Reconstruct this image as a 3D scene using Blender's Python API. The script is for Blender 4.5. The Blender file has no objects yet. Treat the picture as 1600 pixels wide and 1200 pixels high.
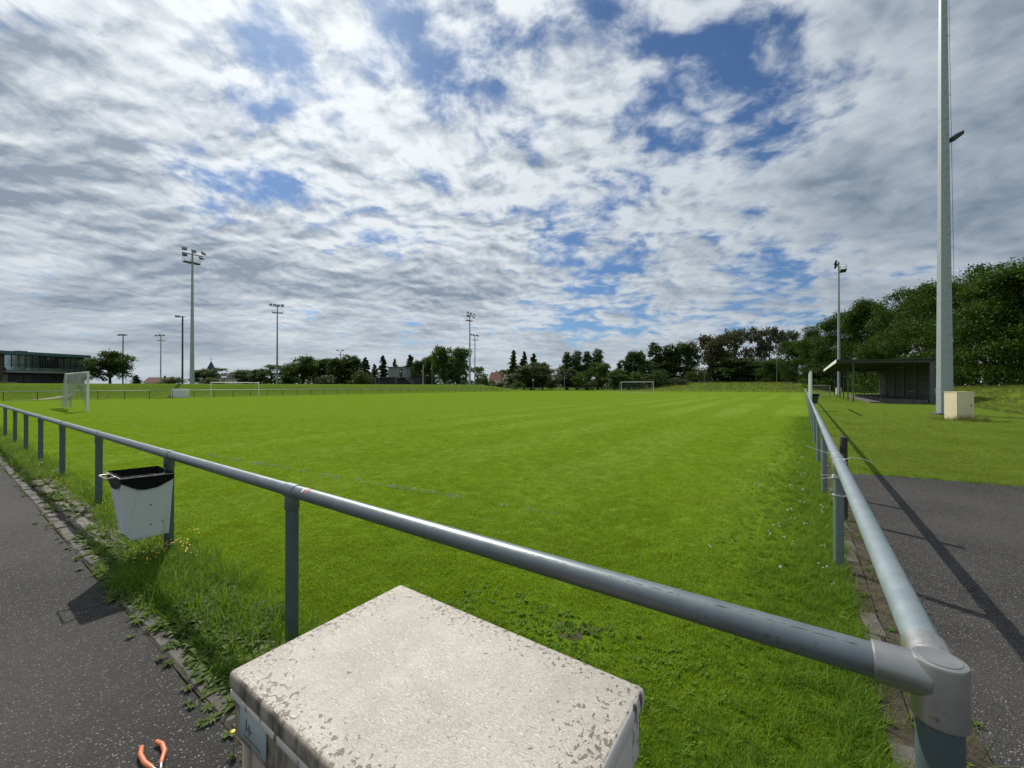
import bpy, bmesh, math, random
import numpy as np
from mathutils import Vector, Matrix, Euler

R = math.radians
scene = bpy.context.scene
col = scene.collection

# ------------------------------------------------------------------ camera
CAM_H = 1.62
FPX = 630.0                      # focal length in pixels of a 1600 px wide frame
HORIZON = 602.5
cam_data = bpy.data.cameras.new('camera')
cam_data.sensor_width = 36.0
cam_data.lens = 36.0 * FPX / 1600.0
cam_data.clip_start = 0.05
cam_data.clip_end = 6000.0
cam = bpy.data.objects.new('camera', cam_data)
cam.location = (0, 0, CAM_H)
cam.rotation_euler = (R(90) + math.atan((HORIZON - 600.0) / FPX), 0, 0)
col.objects.link(cam)
scene.camera = cam

# ------------------------------------------------------------------ light
SUN_AZ = math.atan2(-0.50, 0.85)         # heading to the sun, measured from +Y towards +X
SUN_EL = R(46)
sun_dir = Vector((math.sin(SUN_AZ) * math.cos(SUN_EL), math.cos(SUN_AZ) * math.cos(SUN_EL), math.sin(SUN_EL)))
sun_data = bpy.data.lights.new('sun', 'SUN')
sun_data.energy = 4.5
sun_data.angle = R(0.6)
sun_data.color = (1.0, 0.95, 0.87)
sun = bpy.data.objects.new('sun', sun_data)
sun.rotation_euler = sun_dir.to_track_quat('Z', 'Y').to_euler()
sun.location = (-20, 30, 40)
col.objects.link(sun)

scene.view_settings.view_transform = 'Standard'
scene.view_settings.look = 'None'
scene.view_settings.exposure = 0.0
scene.view_settings.gamma = 1.0
scene.view_settings.use_curve_mapping = False
scene.cycles.max_bounces = 6
scene.cycles.diffuse_bounces = 3
scene.cycles.glossy_bounces = 3
scene.cycles.transmission_bounces = 4
scene.cycles.transparent_max_bounces = 6


class NT:
    """tiny helper to write node trees"""
    def __init__(self, tree):
        self.t = tree
        tree.nodes.clear()

    def n(self, typ, ins=None, **props):
        nd = self.t.nodes.new(typ)
        for k, v in props.items():
            setattr(nd, k, v)
        for k, v in (ins or {}).items():
            sock = nd.inputs[k]
            if isinstance(v, bpy.types.NodeSocket):
                self.t.links.new(v, sock)
            else:
                sock.default_value = v
        return nd

    def math(self, op, a, b=None, c=None, clamp=False):
        ins = {0: a}
        if b is not None: ins[1] = b
        if c is not None: ins[2] = c
        return self.n('ShaderNodeMath', ins, operation=op, use_clamp=clamp).outputs[0]

    def vmath(self, op, a, b=None, out=0):
        ins = {0: a}
        if b is not None: ins[1] = b
        return self.n('ShaderNodeVectorMath', ins, operation=op).outputs[out]

    def noise(self, vec, scale, detail=4.0, rough=0.5, distort=0.0, out=0, dims='3D'):
        return self.n('ShaderNodeTexNoise', {'Vector': vec, 'Scale': scale, 'Detail': detail, 'Roughness': rough,
                                             'Distortion': distort}, noise_dimensions=dims).outputs[out]

    def smooth(self, v, a, b, lo=0.0, hi=1.0):
        return self.n('ShaderNodeMapRange', {'Value': v, 'From Min': a, 'From Max': b, 'To Min': lo, 'To Max': hi},
                      interpolation_type='SMOOTHSTEP').outputs[0]

    def lin(self, v, a, b, lo=0.0, hi=1.0):
        return self.n('ShaderNodeMapRange', {'Value': v, 'From Min': a, 'From Max': b, 'To Min': lo, 'To Max': hi}).outputs[0]

    def mix(self, f, a, b, blend='MIX'):
        nd = self.t.nodes.new('ShaderNodeMix')
        nd.data_type = 'RGBA'
        nd.blend_type = blend
        for s, v in ((nd.inputs[0], f), (nd.inputs[6], a), (nd.inputs[7], b)):
            if isinstance(v, bpy.types.NodeSocket): self.t.links.new(v, s)
            else: s.default_value = v if not isinstance(v, tuple) or len(v) == 4 else (*v, 1)
        return nd.outputs[2]

    def link(self, a, b):
        self.t.links.new(a, b)


def px_dir(x, y):
    """world direction seen at pixel (x, y) of the 1600 x 1200 frame"""
    return Vector(((x - 800) / FPX, 1.0, (HORIZON - y) / FPX)).normalized()


# ------------------------------------------------------------------ sky
world = bpy.data.worlds.new('World')
scene.world = world
world.use_nodes = True
w = NT(world.node_tree)
sky = w.n('ShaderNodeTexSky', sky_type='NISHITA', sun_disc=False)
sky.sun_elevation = SUN_EL
sky.sun_rotation = SUN_AZ
sky.altitude = 200
sky.air_density = 1.0
sky.dust_density = 0.6
sky.ozone_density = 1.6
tc = w.n('ShaderNodeTexCoord').outputs['Generated']
D = w.vmath('NORMALIZE', tc)
sep = w.n('ShaderNodeSeparateXYZ', {0: D})
zz = w.math('ADD', w.math('MAXIMUM', sep.outputs[2], 0.0), 0.19)
P2 = w.n('ShaderNodeCombineXYZ', {0: w.math('DIVIDE', sep.outputs[0], zz), 1: w.math('DIVIDE', sep.outputs[1], zz), 2: 0.0}).outputs[0]
# slow warp of the cloud sheet, then a finer curl of its edges
warp = w.vmath('SUBTRACT', w.noise(P2, 1.6, 4.0, 0.55, out=1), (0.5, 0.5, 0.5))
P3 = w.vmath('ADD', P2, w.n('ShaderNodeVectorMath', {0: warp, 'Scale': 0.26}, operation='SCALE').outputs[0])
# streets run from the upper left to the lower right
Ps = w.n('ShaderNodeMapping', {0: P3, 'Rotation': (0, 0, R(-32)), 'Scale': (1.0, 1.35, 1.0), 'Location': (3.1, 1.7, 0)}).outputs[0]
big = w.noise(Ps, 1.2, 3.0, 0.5)
mid = w.noise(Ps, 3.3, 6.0, 0.55, 0.0)
puff = w.noise(P3, 9.5, 9.0, 0.58, 0.0)
# the same puffs sampled a little nearer the sun: their difference shades each puff as relief
toward = tuple(Vector((sun_dir.x, sun_dir.y, 0)).normalized() * 0.035)
puff_s = w.noise(w.vmath('ADD', P3, toward), 9.5, 6.0, 0.55, 0.0)
mid_s = w.noise(w.vmath('ADD', Ps, (0.02, 0.075, 0.0)), 3.3, 5.0, 0.52, 0.0)


def spot(x, y, r):
    d = w.vmath('DISTANCE', D, tuple(px_dir(x, y)), out=1)
    return w.smooth(d, r, 0.0)


def addall(lst):
    s = lst[0]
    for k in lst[1:]:
        s = w.math('ADD', s, k)
    return s


gaps = addall([w.math('MULTIPLY', spot(x, y, r), a) for x, y, r, a in (
    (770, 170, .18, 0.128), (640, 40, .16, 0.096), (1160, 125, .22, 0.152), (450, 120, .15, 0.104), (420, 280, .16, 0.120), (290, 265, .09, 0.064),
    (900, 405, .20, 0.120), (1210, 452, .17, 0.144), (985, 425, .12, 0.080), (640, 525, .10, 0.096), (900, 522, .09, 0.112),
    (1010, 40, .14, 0.064), (1300, 40, .2, 0.048), (1010, 493, .08, 0.112), (330, 330, .12, 0.056), (560, 370, .12, 0.048))])
thick = addall([w.math('MULTIPLY', spot(x, y, r), a) for x, y, r, a in (
    (120, 420, .34, .60), (430, 430, .36, .62), (680, 440, .28, .45), (30, 330, .18, .2), (820, 575, .14, .25), (1350, 330, .45, .50), (1560, 200, .42, .40),
    (540, 235, .15, .25), (330, 560, .16, .25), (1000, 330, .2, .15))])
body = addall([w.math('MULTIPLY', big, 0.36), w.math('MULTIPLY', mid, 0.54), w.math('MULTIPLY', puff, 0.44)])
dens = w.math('SUBTRACT', w.math('ADD', body, w.math('MULTIPLY', thick, 0.12)), gaps)
cover = w.smooth(dens, 0.495, 0.675)
# relief of the puffs and the thickness of the sheet: thicker = greyer from below
rel = w.math('ADD', w.math('MULTIPLY', w.math('SUBTRACT', puff_s, puff), 2.4), w.math('MULTIPLY', w.math('SUBTRACT', mid_s, mid), 3.2))
calm = w.math('MULTIPLY', w.smooth(sep.outputs[2], 0.0, 0.42, 0.30, 1.0), w.math('SUBTRACT', 1.0, w.math('MULTIPLY', spot(1480, 260, .75), 0.65)))
rel = w.math('MULTIPLY', rel, calm)
tk = w.math('ADD', rel, w.math('MULTIPLY', w.math('SUBTRACT', dens, 0.66), 1.3))
grey = w.math('ADD', w.math('ADD', w.math('ADD', tk, 0.20), w.math('MULTIPLY', w.math('SUBTRACT', big, 0.5), 1.5)), w.math('MULTIPLY', thick, 0.40), clamp=True)
sund = w.n('ShaderNodeVectorMath', {0: D, 1: tuple(sun_dir)}, operation='DOT_PRODUCT').outputs['Value']
glow = w.math('POWER', w.math('MAXIMUM', sund, 0.0), 4.0)
white = w.mix(glow, (5.0, 5.55, 6.1, 1), (9.1, 9.5, 9.8, 1))
dark = w.mix(glow, (1.45, 2.0, 2.75, 1), (3.6, 4.2, 5.0, 1))
ccol = w.mix(grey, white, dark)
skyc = w.mix(1.0, sky.outputs[0], (0.42, 0.57, 0.74, 1), 'MULTIPLY')
# everything pales towards the horizon through the air
hor = w.smooth(sep.outputs[2], 0.14, 0.0, 0.0, 0.55)
mixd = w.mix(cover, skyc, ccol)
mixd = w.mix(hor, mixd, (5.0, 5.5, 5.9, 1))
bg = w.n('ShaderNodeBackground', {'Color': mixd, 'Strength': 0.108})
out = w.n('ShaderNodeOutputWorld', {'Surface': bg.outputs[0]})
world.cycles.sampling_method = 'MANUAL'
world.cycles.sample_map_resolution = 512

# ------------------------------------------------------------------ helpers
RD = Vector((0.586, 0.810, 0))           # along the right-hand barrier (long side of the pitch)
LD = Vector((-0.821, 0.571, 0))          # along the left-hand barrier (behind the goal)
C0 = Vector((0.961, 0.909, 0))           # foot of the barrier's corner post
YAW = math.atan2(LD.y, LD.x)             # heading of the left-hand barrier


def smoothstep(a, b, x):
    t = np.clip((np.asarray(x, float) - a) / (b - a), 0, 1)
    return t * t * (3 - 2 * t)


def uv_of(x, y):
    det = RD.x * LD.y - RD.y * LD.x
    dx, dy = x - C0.x, y - C0.y
    return (dx * LD.y - dy * LD.x) / det, (RD.x * dy - RD.y * dx) / det


def ground_z(u, v):
    u = np.asarray(u, float); v = np.asarray(v, float)
    bank = 1.9 * smoothstep(69.5, 77.0, v) * (1 - smoothstep(86, 116, u))
    mound = 2.5 * np.exp(-((u - 140) / 9.0) ** 2) * smoothstep(-24, -4, v) * (1 - smoothstep(30, 52, v))
    wv = -v
    right = 1.45 * smoothstep(9.8, 15.5, wv) * smoothstep(5, 25, u) * (1 - smoothstep(70, 110, u))
    return bank + mound + right


def P(u, v, z=0.0):
    p = C0 + RD * u + LD * v
    return Vector((p.x, p.y, z))


def at(px, Y, z=0.0):
    """the point at depth Y that stands in the direction of column px"""
    return Vector(((px - 800) / FPX * Y, Y, z))


def gz(p):
    u, v = uv_of(p.x, p.y)
    return float(ground_z(u, v))


def z_at(py, Y):
    return CAM_H + (HORIZON - py) / FPX * Y


class MB:
    """collects simple solids into one mesh"""
    def __init__(self):
        self.v = []; self.f = []

    def add(self, vs, fs):
        o = len(self.v)
        self.v += [tuple(p) for p in vs]
        self.f += [tuple(i + o for i in f) for f in fs]
        return self

    def box(self, a, b):
        x0, y0, z0 = a; x1, y1, z1 = b
        return self.add([(x0, y0, z0), (x1, y0, z0), (x1, y1, z0), (x0, y1, z0), (x0, y0, z1), (x1, y0, z1), (x1, y1, z1), (x0, y1, z1)],
                        [(0, 3, 2, 1), (4, 5, 6, 7), (0, 1, 5, 4), (1, 2, 6, 5), (2, 3, 7, 6), (3, 0, 4, 7)])

    def hexa(self, pts):
        return self.add(pts, [(0, 3, 2, 1), (4, 5, 6, 7), (0, 1, 5, 4), (1, 2, 6, 5), (2, 3, 7, 6), (3, 0, 4, 7)])

    def beam(self, a, b, wd, ht, up=(0, 0, 1)):
        a = Vector(a); b = Vector(b); d = (b - a).normalized(); up = Vector(up)
        s = d.cross(up)
        if s.length < 1e-4: s = d.cross(Vector((1, 0, 0)))
        s.normalize(); t = s.cross(d).normalized()
        s *= wd / 2; t *= ht / 2
        return self.hexa([a - s - t, a + s - t, b + s - t, b - s - t, a - s + t, a + s + t, b + s + t, b - s + t])

    def tube(self, pts, rad, n=12, cap=True, phase=0.0):
        pts = [Vector(p) for p in pts]
        if not hasattr(rad, '__len__'): rad = [rad] * len(pts)
        vs = []; fs = []
        ref = None
        for i, p in enumerate(pts):
            if i == 0: d = pts[1] - pts[0]
            elif i == len(pts) - 1: d = pts[-1] - pts[-2]
            else: d = (pts[i + 1] - pts[i]).normalized() + (pts[i] - pts[i - 1]).normalized()
            d.normalize()
            if ref is None:
                ref = Vector((0, 0, 1)) if abs(d.z) < 0.9 else Vector((1, 0, 0))
            s = d.cross(ref).normalized(); t = s.cross(d).normalized()
            ref = t if abs(d.dot(t)) < .9 else ref
            for k in range(n):
                a = 2 * math.pi * k / n + phase
                vs.append(p + (s * math.cos(a) + t * math.sin(a)) * rad[i])
        for i in range(len(pts) - 1):
            for k in range(n):
                k2 = (k + 1) % n
                fs.append((i * n + k, i * n + k2, (i + 1) * n + k2, (i + 1) * n + k))
        if cap:
            fs.append(tuple(range(n))[::-1]); fs.append(tuple(range((len(pts) - 1) * n, len(pts) * n)))
        return self.add(vs, fs)

    def build(self, name, m, parent=None, smooth=None):
        me = bpy.data.meshes.new(name)
        me.from_pydata(self.v, [], self.f)
        me.update()
        bm = bmesh.new(); bm.from_mesh(me)
        bmesh.ops.recalc_face_normals(bm, faces=bm.faces)
        bm.to_mesh(me); bm.free()
        if smooth is not None:
            me.polygons.foreach_set('use_smooth', [True] * len(me.polygons))
            me.set_sharp_from_angle(angle=R(smooth))
        return link(name, me, m, parent)


def link(name, me, m=None, parent=None):
    o = bpy.data.objects.new(name, me)
    if m is not None and len(me.materials) == 0: me.materials.append(m)
    col.objects.link(o)
    if parent is not None: o.parent = parent
    return o


def tag(o, label=None, cat=None, group=None, kind=None):
    if label: o['label'] = label
    if cat: o['category'] = cat
    if group: o['group'] = group
    if kind: o['kind'] = kind
    return o


def empty(name, loc=(0, 0, 0), rz=0.0, label=None, cat=None, group=None, scale=None):
    o = bpy.data.objects.new(name, None)
    o.location = loc; o.rotation_euler = (0, 0, rz)
    o.empty_display_size = 0.2
    if scale: o.scale = scale
    col.objects.link(o)
    return tag(o, label, cat, group)


def copy_tree(o, parent=None):
    c = o.copy(); col.objects.link(c)
    c.parent = parent
    for ch in list(o.children): copy_tree(ch, c)
    return c


# ------------------------------------------------------------------ materials
def principled(name, build):
    m = bpy.data.materials.new(name); m.use_nodes = True
    t = NT(m.node_tree)
    pb = t.n('ShaderNodeBsdfPrincipled')
    out = t.n('ShaderNodeOutputMaterial', {'Surface': pb.outputs[0]})
    build(t, pb)
    return m


def plain(name, c, rough=0.6, metal=0.0, var=0.15, scale=6.0, bump=0.0, bscale=60.0, c2=None, spec=0.5):
    """one colour broken by soft noise, with fine relief"""
    def b(t, pb):
        tcn = t.n('ShaderNodeTexCoord').outputs['Object']
        f = t.noise(tcn, scale, 5, 0.6)
        a = tuple(max(0, k * (1 - var)) for k in c); z = c2 or tuple(min(1, k * (1 + var)) for k in c)
        t.link(t.mix(t.smooth(f, .3, .7), a, z), pb.inputs['Base Color'])
        pb.inputs['Roughness'].default_value = rough
        pb.inputs['Metallic'].default_value = metal
        pb.inputs['Specular IOR Level'].default_value = spec
        if bump:
            bn = t.n('ShaderNodeBump', {'Height': t.noise(tcn, bscale, 4, .6), 'Strength': bump, 'Distance': 0.01})
            t.link(bn.outputs[0], pb.inputs['Normal'])
    return principled(name, b)


def metal_paint(name, c, streak=(0.05, 0.05, 0.05), rough=0.42, metal=0.55):
    def b(t, pb):
        tcn = t.n('ShaderNodeTexCoord').outputs['Object']
        f = t.noise(tcn, 9, 6, .65)
        f2 = t.noise(tcn, 55, 4, .6)
        c1 = t.mix(t.smooth(f, .3, .72), tuple(k * .90 for k in c), tuple(min(1, k * 1.08) for k in c))
        wear = t.math('MULTIPLY', t.smooth(f, .52, .66), t.smooth(f2, .52, .66))
        t.link(t.mix(t.math('MULTIPLY', wear, .7), c1, streak), pb.inputs['Base Color'])
        t.link(t.lin(f, .3, .7, rough - .04, rough + .08), pb.inputs['Roughness'])
        pb.inputs['Metallic'].default_value = metal
        bn = t.n('ShaderNodeBump', {'Height': f2, 'Strength': .03, 'Distance': 0.003})
        t.link(bn.outputs[0], pb.inputs['Normal'])
    return principled(name, b)


def mow_stripes(t, pos, c, amt):
    """passes of the mower: the grass lies over and turns paler, along the long side of the pitch"""
    vdir = t.n('ShaderNodeVectorMath', {0: pos, 1: (-0.815, 0.579, 0)}, operation='DOT_PRODUCT').outputs['Value']
    wob = t.math('ADD', vdir, t.math('MULTIPLY', t.noise(pos, .15, 3, .5), 1.0))
    s = t.math('SINE', t.math('MULTIPLY', wob, 2 * math.pi / 3.0))
    patchy = t.smooth(t.noise(pos, .09, 3, .5), .35, .6)
    patchy = t.math('MULTIPLY', patchy, t.smooth(vdir, 26.0, 9.0))
    return t.mix(t.math('MULTIPLY', t.smooth(s, -.5, .6, 0.0, amt), patchy), c, (.21, .31, .045, 1))


def leafy(name, c_dark, c_light, trans=0.35, rough=0.55, use_random='island', patch=0.25, spec=.12, stripes=False):
    """leaf material: diffuse + light through the leaf, different from leaf to leaf and clump to clump"""
    m = bpy.data.materials.new(name); m.use_nodes = True
    t = NT(m.node_tree)
    geo = t.n('ShaderNodeNewGeometry')
    if use_random == 'island':
        r = geo.outputs['Random Per Island']
    else:
        r = t.n('ShaderNodeObjectInfo').outputs['Random']
        r = t.math('FRACT', t.math('ADD', r, t.math('MULTIPLY', geo.outputs['Random Per Island'], 0.5)))
    big = t.noise(geo.outputs['Position'], patch, 3, .55)
    f = t.math('ADD', t.math('MULTIPLY', r, .6), t.math('MULTIPLY', t.smooth(big, .3, .7), .4))
    c = t.mix(f, c_dark, c_light)
    if stripes:
        c = mow_stripes(t, geo.outputs['Position'], c, .5)
        dry = t.noise(geo.outputs['Position'], .55, 4, .6)
        c = t.mix(t.smooth(dry, .56, .74, 0, .4), c, (c_light[0] * 1.05, c_light[1] * .78, c_light[2] * 2))
    dif = t.n('ShaderNodeBsdfPrincipled', {'Base Color': c, 'Roughness': rough, 'Specular IOR Level': spec})
    tr = t.n('ShaderNodeBsdfTranslucent', {'Color': t.mix(.5, c, (c_light[0] * 1.5, c_light[1] * 1.35, c_light[2] * .5))})
    ms = t.n('ShaderNodeMixShader', {0: trans, 1: dif.outputs[0], 2: tr.outputs[0]})
    t.n('ShaderNodeOutputMaterial', {'Surface': ms.outputs[0]})
    return m


def m_turf(name, base, light, dry, stripes):
    def b(t, pb):
        pos = t.n('ShaderNodeNewGeometry').outputs['Position']
        a = t.noise(pos, 0.35, 5, .6)
        bb = t.noise(pos, 3.5, 6, .65)
        cc = t.noise(pos, 38, 5, .7)
        c = t.mix(t.smooth(bb, .3, .7), base, light)
        c = t.mix(t.math('MULTIPLY', t.smooth(a, .52, .75), .35), c, dry)
        if stripes:
            c = mow_stripes(t, pos, c, .5)
        c = t.mix(t.smooth(cc, .38, .62, .45, 0.0), c, tuple(k * .42 for k in base))
        t.link(c, pb.inputs['Base Color'])
        pb.inputs['Roughness'].default_value = .75
        pb.inputs['Specular IOR Level'].default_value = 0.0
        bn = t.n('ShaderNodeBump', {'Height': t.math('ADD', cc, t.math('MULTIPLY', bb, .8)), 'Strength': .55, 'Distance': .05})
        t.link(bn.outputs[0], pb.inputs['Normal'])
    return principled(name, b)


def m_asphalt():
    def b(t, pb):
        pos = t.n('ShaderNodeNewGeometry').outputs['Position']
        vo = t.n('ShaderNodeTexVoronoi', {'Vector': pos, 'Scale': 105.0, 'Randomness': 1.0})
        rnd = t.n('ShaderNodeSeparateColor', {0: vo.outputs['Color']}).outputs[0]
        stone = t.smooth(vo.outputs['Distance'], .52, .28)
        big = t.noise(pos, .9, 6, .6)
        mid_ = t.noise(pos, 11, 5, .65)
        tar = t.mix(t.smooth(big, .35, .7), (.026, .026, .025), (.046, .044, .042))
        grain = t.mix(rnd, (.026, .025, .024), (.155, .150, .140))
        spark = t.math('MULTIPLY', t.math('GREATER_THAN', rnd, .88), stone)
        c = t.mix(t.math('MULTIPLY', stone, .8), tar, grain)
        c = t.mix(spark, c, (.27, .26, .245))
        c = t.mix(t.smooth(mid_, .45, .8, 0, .35), c, (.075, .064, .055))
        dust = t.noise(pos, .35, 5, .6)
        c = t.mix(t.smooth(dust, .42, .72, 0, .45), c, (.090, .083, .075))
        t.link(c, pb.inputs['Base Color'])
        pb.inputs['Roughness'].default_value = .85
        pb.inputs['Specular IOR Level'].default_value = .18
        h = t.math('ADD', t.math('MULTIPLY', stone, .8), t.math('MULTIPLY', mid_, .5))
        bn = t.n('ShaderNodeBump', {'Height': h, 'Strength': .8, 'Distance': .006})
        t.link(bn.outputs[0], pb.inputs['Normal'])
    return principled('asphalt', b)


def m_cabinet(name, base, dirt_amt=1.0, top=True):
    """weathered glass-fibre: pale gel coat with exposed fibres, lichen spots gathered near the rims"""
    def b(t, pb):
        tcn = t.n('ShaderNodeTexCoord').outputs['Object']
        rot = t.n('ShaderNodeMapping', {0: tcn, 'Rotation': (0, 0, .5), 'Scale': (1, 3.2, 1)}).outputs[0]
        wrp = t.n('ShaderNodeVectorMath', {0: t.noise(tcn, 14, 2, .5, out=1), 'Scale': .12}, operation='SCALE').outputs[0]
        fib = t.noise(t.vmath('ADD', rot, wrp), 105, 3, .55, .6)
        fib2 = t.noise(t.n('ShaderNodeMapping', {0: tcn, 'Rotation': (0, 0, -.9), 'Scale': (1, 3.5, 1)}).outputs[0], 90, 3, .55, .6)
        big = t.noise(tcn, 4.5, 4, .6)
        spots = t.noise(tcn, 85, 3, .55, .5)
        patch = t.noise(tcn, 7, 4, .6)
        c = t.mix(t.smooth(big, .3, .7), tuple(k * .74 for k in base), base)
        stain = t.noise(tcn, 2.6, 5, .65, .5)
        c = t.mix(t.smooth(stain, .52, .68, 0, .35), c, (.30, .27, .225))
        c = t.mix(t.math('MULTIPLY', t.smooth(fib, .57, .67), .50), c, (.17, .15, .12))
        c = t.mix(t.math('MULTIPLY', t.smooth(fib2, .59, .70), .35), c, (.24, .21, .17))
        c = t.mix(t.math('MULTIPLY', t.smooth(fib2, .42, .34), .6), c, tuple(min(1, k * 1.45) for k in base))
        # lichen: anywhere a little, much along the rims
        sx = t.n('ShaderNodeSeparateXYZ', {0: tcn})
        ex = t.smooth(t.math('ABSOLUTE', sx.outputs[0]), .22, .37)
        ey = t.smooth(t.math('ABSOLUTE', sx.outputs[1]), .12, .235)
        edge = t.math('MAXIMUM', ex, ey)
        thr = t.math('ADD', spots, t.math('ADD', t.math('MULTIPLY', edge, .125), t.math('MULTIPLY', t.math('SUBTRACT', patch, .5), .22)))
        lich = t.smooth(thr, .672, .72)
        c = t.mix(t.math('MULTIPLY', lich, .82 * dirt_amt), c, (.10, .075, .055))
        t.link(c, pb.inputs['Base Color'])
        pb.inputs['Roughness'].default_value = .55
        hh = t.math('ADD', fib, t.math('ADD', fib2, t.math('MULTIPLY', lich, .5)))
        bn = t.n('ShaderNodeBump', {'Height': hh, 'Strength': .45, 'Distance': .004})
        t.link(bn.outputs[0], pb.inputs['Normal'])
    return principled(name, b)


def m_grimy(name, base, grime, lo, hi, streaks=True, scale=22):
    """side panels with grime that runs down in streaks"""
    def b(t, pb):
        tcn = t.n('ShaderNodeTexCoord').outputs['Object']
        st = t.noise(t.n('ShaderNodeMapping', {0: tcn, 'Scale': (1, 1, .12 if streaks else 1)}).outputs[0], scale, 6, .65, .3)
        sp = t.noise(tcn, 40, 5, .65)
        f = t.smooth(t.math('ADD', t.math('MULTIPLY', st, .7), t.math('MULTIPLY', sp, .3)), lo, hi)
        t.link(t.mix(f, base, grime), pb.inputs['Base Color'])
        pb.inputs['Roughness'].default_value = .65
        bn = t.n('ShaderNodeBump', {'Height': sp, 'Strength': .3, 'Distance': .004})
        t.link(bn.outputs[0], pb.inputs['Normal'])
    return principled(name, b)


def m_glass(name, tint=(.05, .08, .09)):
    def b(t, pb):
        tcn = t.n('ShaderNodeTexCoord').outputs['Object']
        f = t.noise(tcn, .6, 3, .5)
        t.link(t.mix(f, tuple(k * .6 for k in tint), tint), pb.inputs['Base Color'])
        pb.inputs['Roughness'].default_value = .04
        pb.inputs['Specular IOR Level'].default_value = .9
        pb.inputs['IOR'].default_value = 1.9
    return principled(name, b)


M = {}
M['pitch'] = m_turf('pitch_turf', (.108, .184, .014), (.172, .264, .025), (.20, .235, .05), True)
M['meadow'] = m_turf('meadow_turf', (.082, .135, .015), (.143, .203, .030), (.22, .21, .075), False)
M['asphalt'] = m_asphalt()
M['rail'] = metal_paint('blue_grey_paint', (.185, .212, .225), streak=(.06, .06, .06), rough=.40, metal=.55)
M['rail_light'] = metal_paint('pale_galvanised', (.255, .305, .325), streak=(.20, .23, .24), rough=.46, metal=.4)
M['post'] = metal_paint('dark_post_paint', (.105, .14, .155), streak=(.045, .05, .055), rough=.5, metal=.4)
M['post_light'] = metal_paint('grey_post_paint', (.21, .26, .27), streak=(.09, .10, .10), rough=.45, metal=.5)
M['fitting'] = metal_paint('cast_fitting', (.40, .395, .38), streak=(.16, .15, .14), rough=.42, metal=.85)
M['ring'] = plain('black_gasket', (.02, .02, .022), .6)
M['kerb'] = plain('kerb_concrete', (.095, .086, .074), .85, var=.3, scale=9, bump=.5, bscale=90)
M['paver'] = plain('worn_paver', (.15, .13, .105), .85, var=.3, scale=12, bump=.6, bscale=70)
M['soil'] = plain('damp_soil', (.050, .038, .026), .95, var=.5, scale=10, bump=1.0, bscale=40)
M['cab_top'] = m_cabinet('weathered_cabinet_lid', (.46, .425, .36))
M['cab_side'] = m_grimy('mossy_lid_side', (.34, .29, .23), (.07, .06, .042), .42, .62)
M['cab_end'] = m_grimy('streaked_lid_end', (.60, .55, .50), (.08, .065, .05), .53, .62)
M['cab_body'] = plain('cabinet_beige', (.45, .36, .29), .6, var=.12, scale=5)
M['cab_cream'] = plain('cabinet_cream', (.74, .64, .42), .6, var=.06, scale=3)
M['plate'] = plain('grey_plate', (.36, .41, .42), .45, var=.1)
M['plate_ink'] = plain('plate_ink', (.12, .15, .16), .5)
M['bin'] = m_grimy('bin_white_enamel', (.62, .64, .64), (.30, .31, .31), .52, .70, scale=9)
M['bag'] = plain('black_bag', (.008, .008, .009), .55, var=.3, scale=30, bump=.7, bscale=25, spec=.12)
M['bin_dark'] = plain('dark_bin', (.035, .03, .03), .5, var=.3)
M['white_paint'] = plain('white_paint', (.74, .75, .74), .45, var=.08, scale=8)
M['net'] = plain('net_cord', (.42, .42, .39), .8, var=.1)
M['net_dark'] = plain('net_dark', (.10, .10, .11), .8, var=.1)
M['mast'] = metal_paint('galvanised_mast', (.34, .375, .395), streak=(.28, .30, .32), rough=.5, metal=.3)
M['mast_far'] = plain('mast_grey', (.20, .21, .215), .6, var=.1)
M['wood_mast'] = plain('brown_mast', (.07, .06, .05), .8, var=.2)
M['lamp'] = plain('lamp_housing', (.025, .028, .026), .5, var=.2)
M['lamp_glass'] = m_glass('lamp_glass', (.12, .13, .13))
M['dark_metal'] = plain('dark_metal', (.035, .038, .042), .5, var=.2)
M['cable'] = plain('cable_black', (.02, .02, .02), .6)
M['fascia'] = plain('white_fascia', (.66, .66, .62), .55, var=.12, scale=3)
M['roof_dark'] = plain('dark_roof_sheet', (.035, .037, .040), .6, var=.2, scale=2)
M['panel'] = plain('grey_cladding', (.032, .036, .038), .65, var=.18, scale=1.5)
M['steel'] = plain('grey_steel', (.085, .095, .105), .5, var=.15)
M['concrete'] = plain('step_concrete', (.11, .105, .09), .9, var=.25, scale=3, bump=.3)
M['black_clad'] = plain('black_cladding', (.018, .021, .028), .6, var=.2, scale=1)
M['grey_clad'] = plain('grey_box_cladding', (.21, .225, .225), .6, var=.12, scale=1)
M['teal'] = plain('teal_roof_edge', (.05, .11, .125), .5, var=.15)
M['brick'] = plain('brown_brick', (.085, .058, .048), .85, var=.25, scale=3)
M['glass'] = plain('reflecting_glass', (.34, .43, .44), .06, metal=.75, var=.12, scale=.5)
M['pane'] = m_glass('dark_pane', (.03, .035, .04))
M['frame'] = plain('window_frame_dark', (.02, .026, .03), .5)
M['house_white'] = plain('house_render', (.60, .57, .52), .8, var=.1, scale=1)
M['tile_red'] = plain('red_roof_tiles', (.18, .075, .05), .8, var=.25, scale=2)
M['tile_dark'] = plain('dark_roof_tiles', (.045, .04, .042), .8, var=.25, scale=2)
M['slate'] = plain('slate_spire', (.045, .055, .06), .7, var=.2)
M['board'] = plain('white_board', (.70, .70, .67), .6, var=.08, scale=1)
M['zip'] = plain('white_nylon', (.80, .80, .76), .4, var=.05)
M['stake'] = plain('dark_wood', (.055, .042, .038), .85, var=.35, scale=20, bump=.5)
M['orange'] = plain('orange_grip', (.62, .17, .07), .45, var=.12, scale=25)
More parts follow.
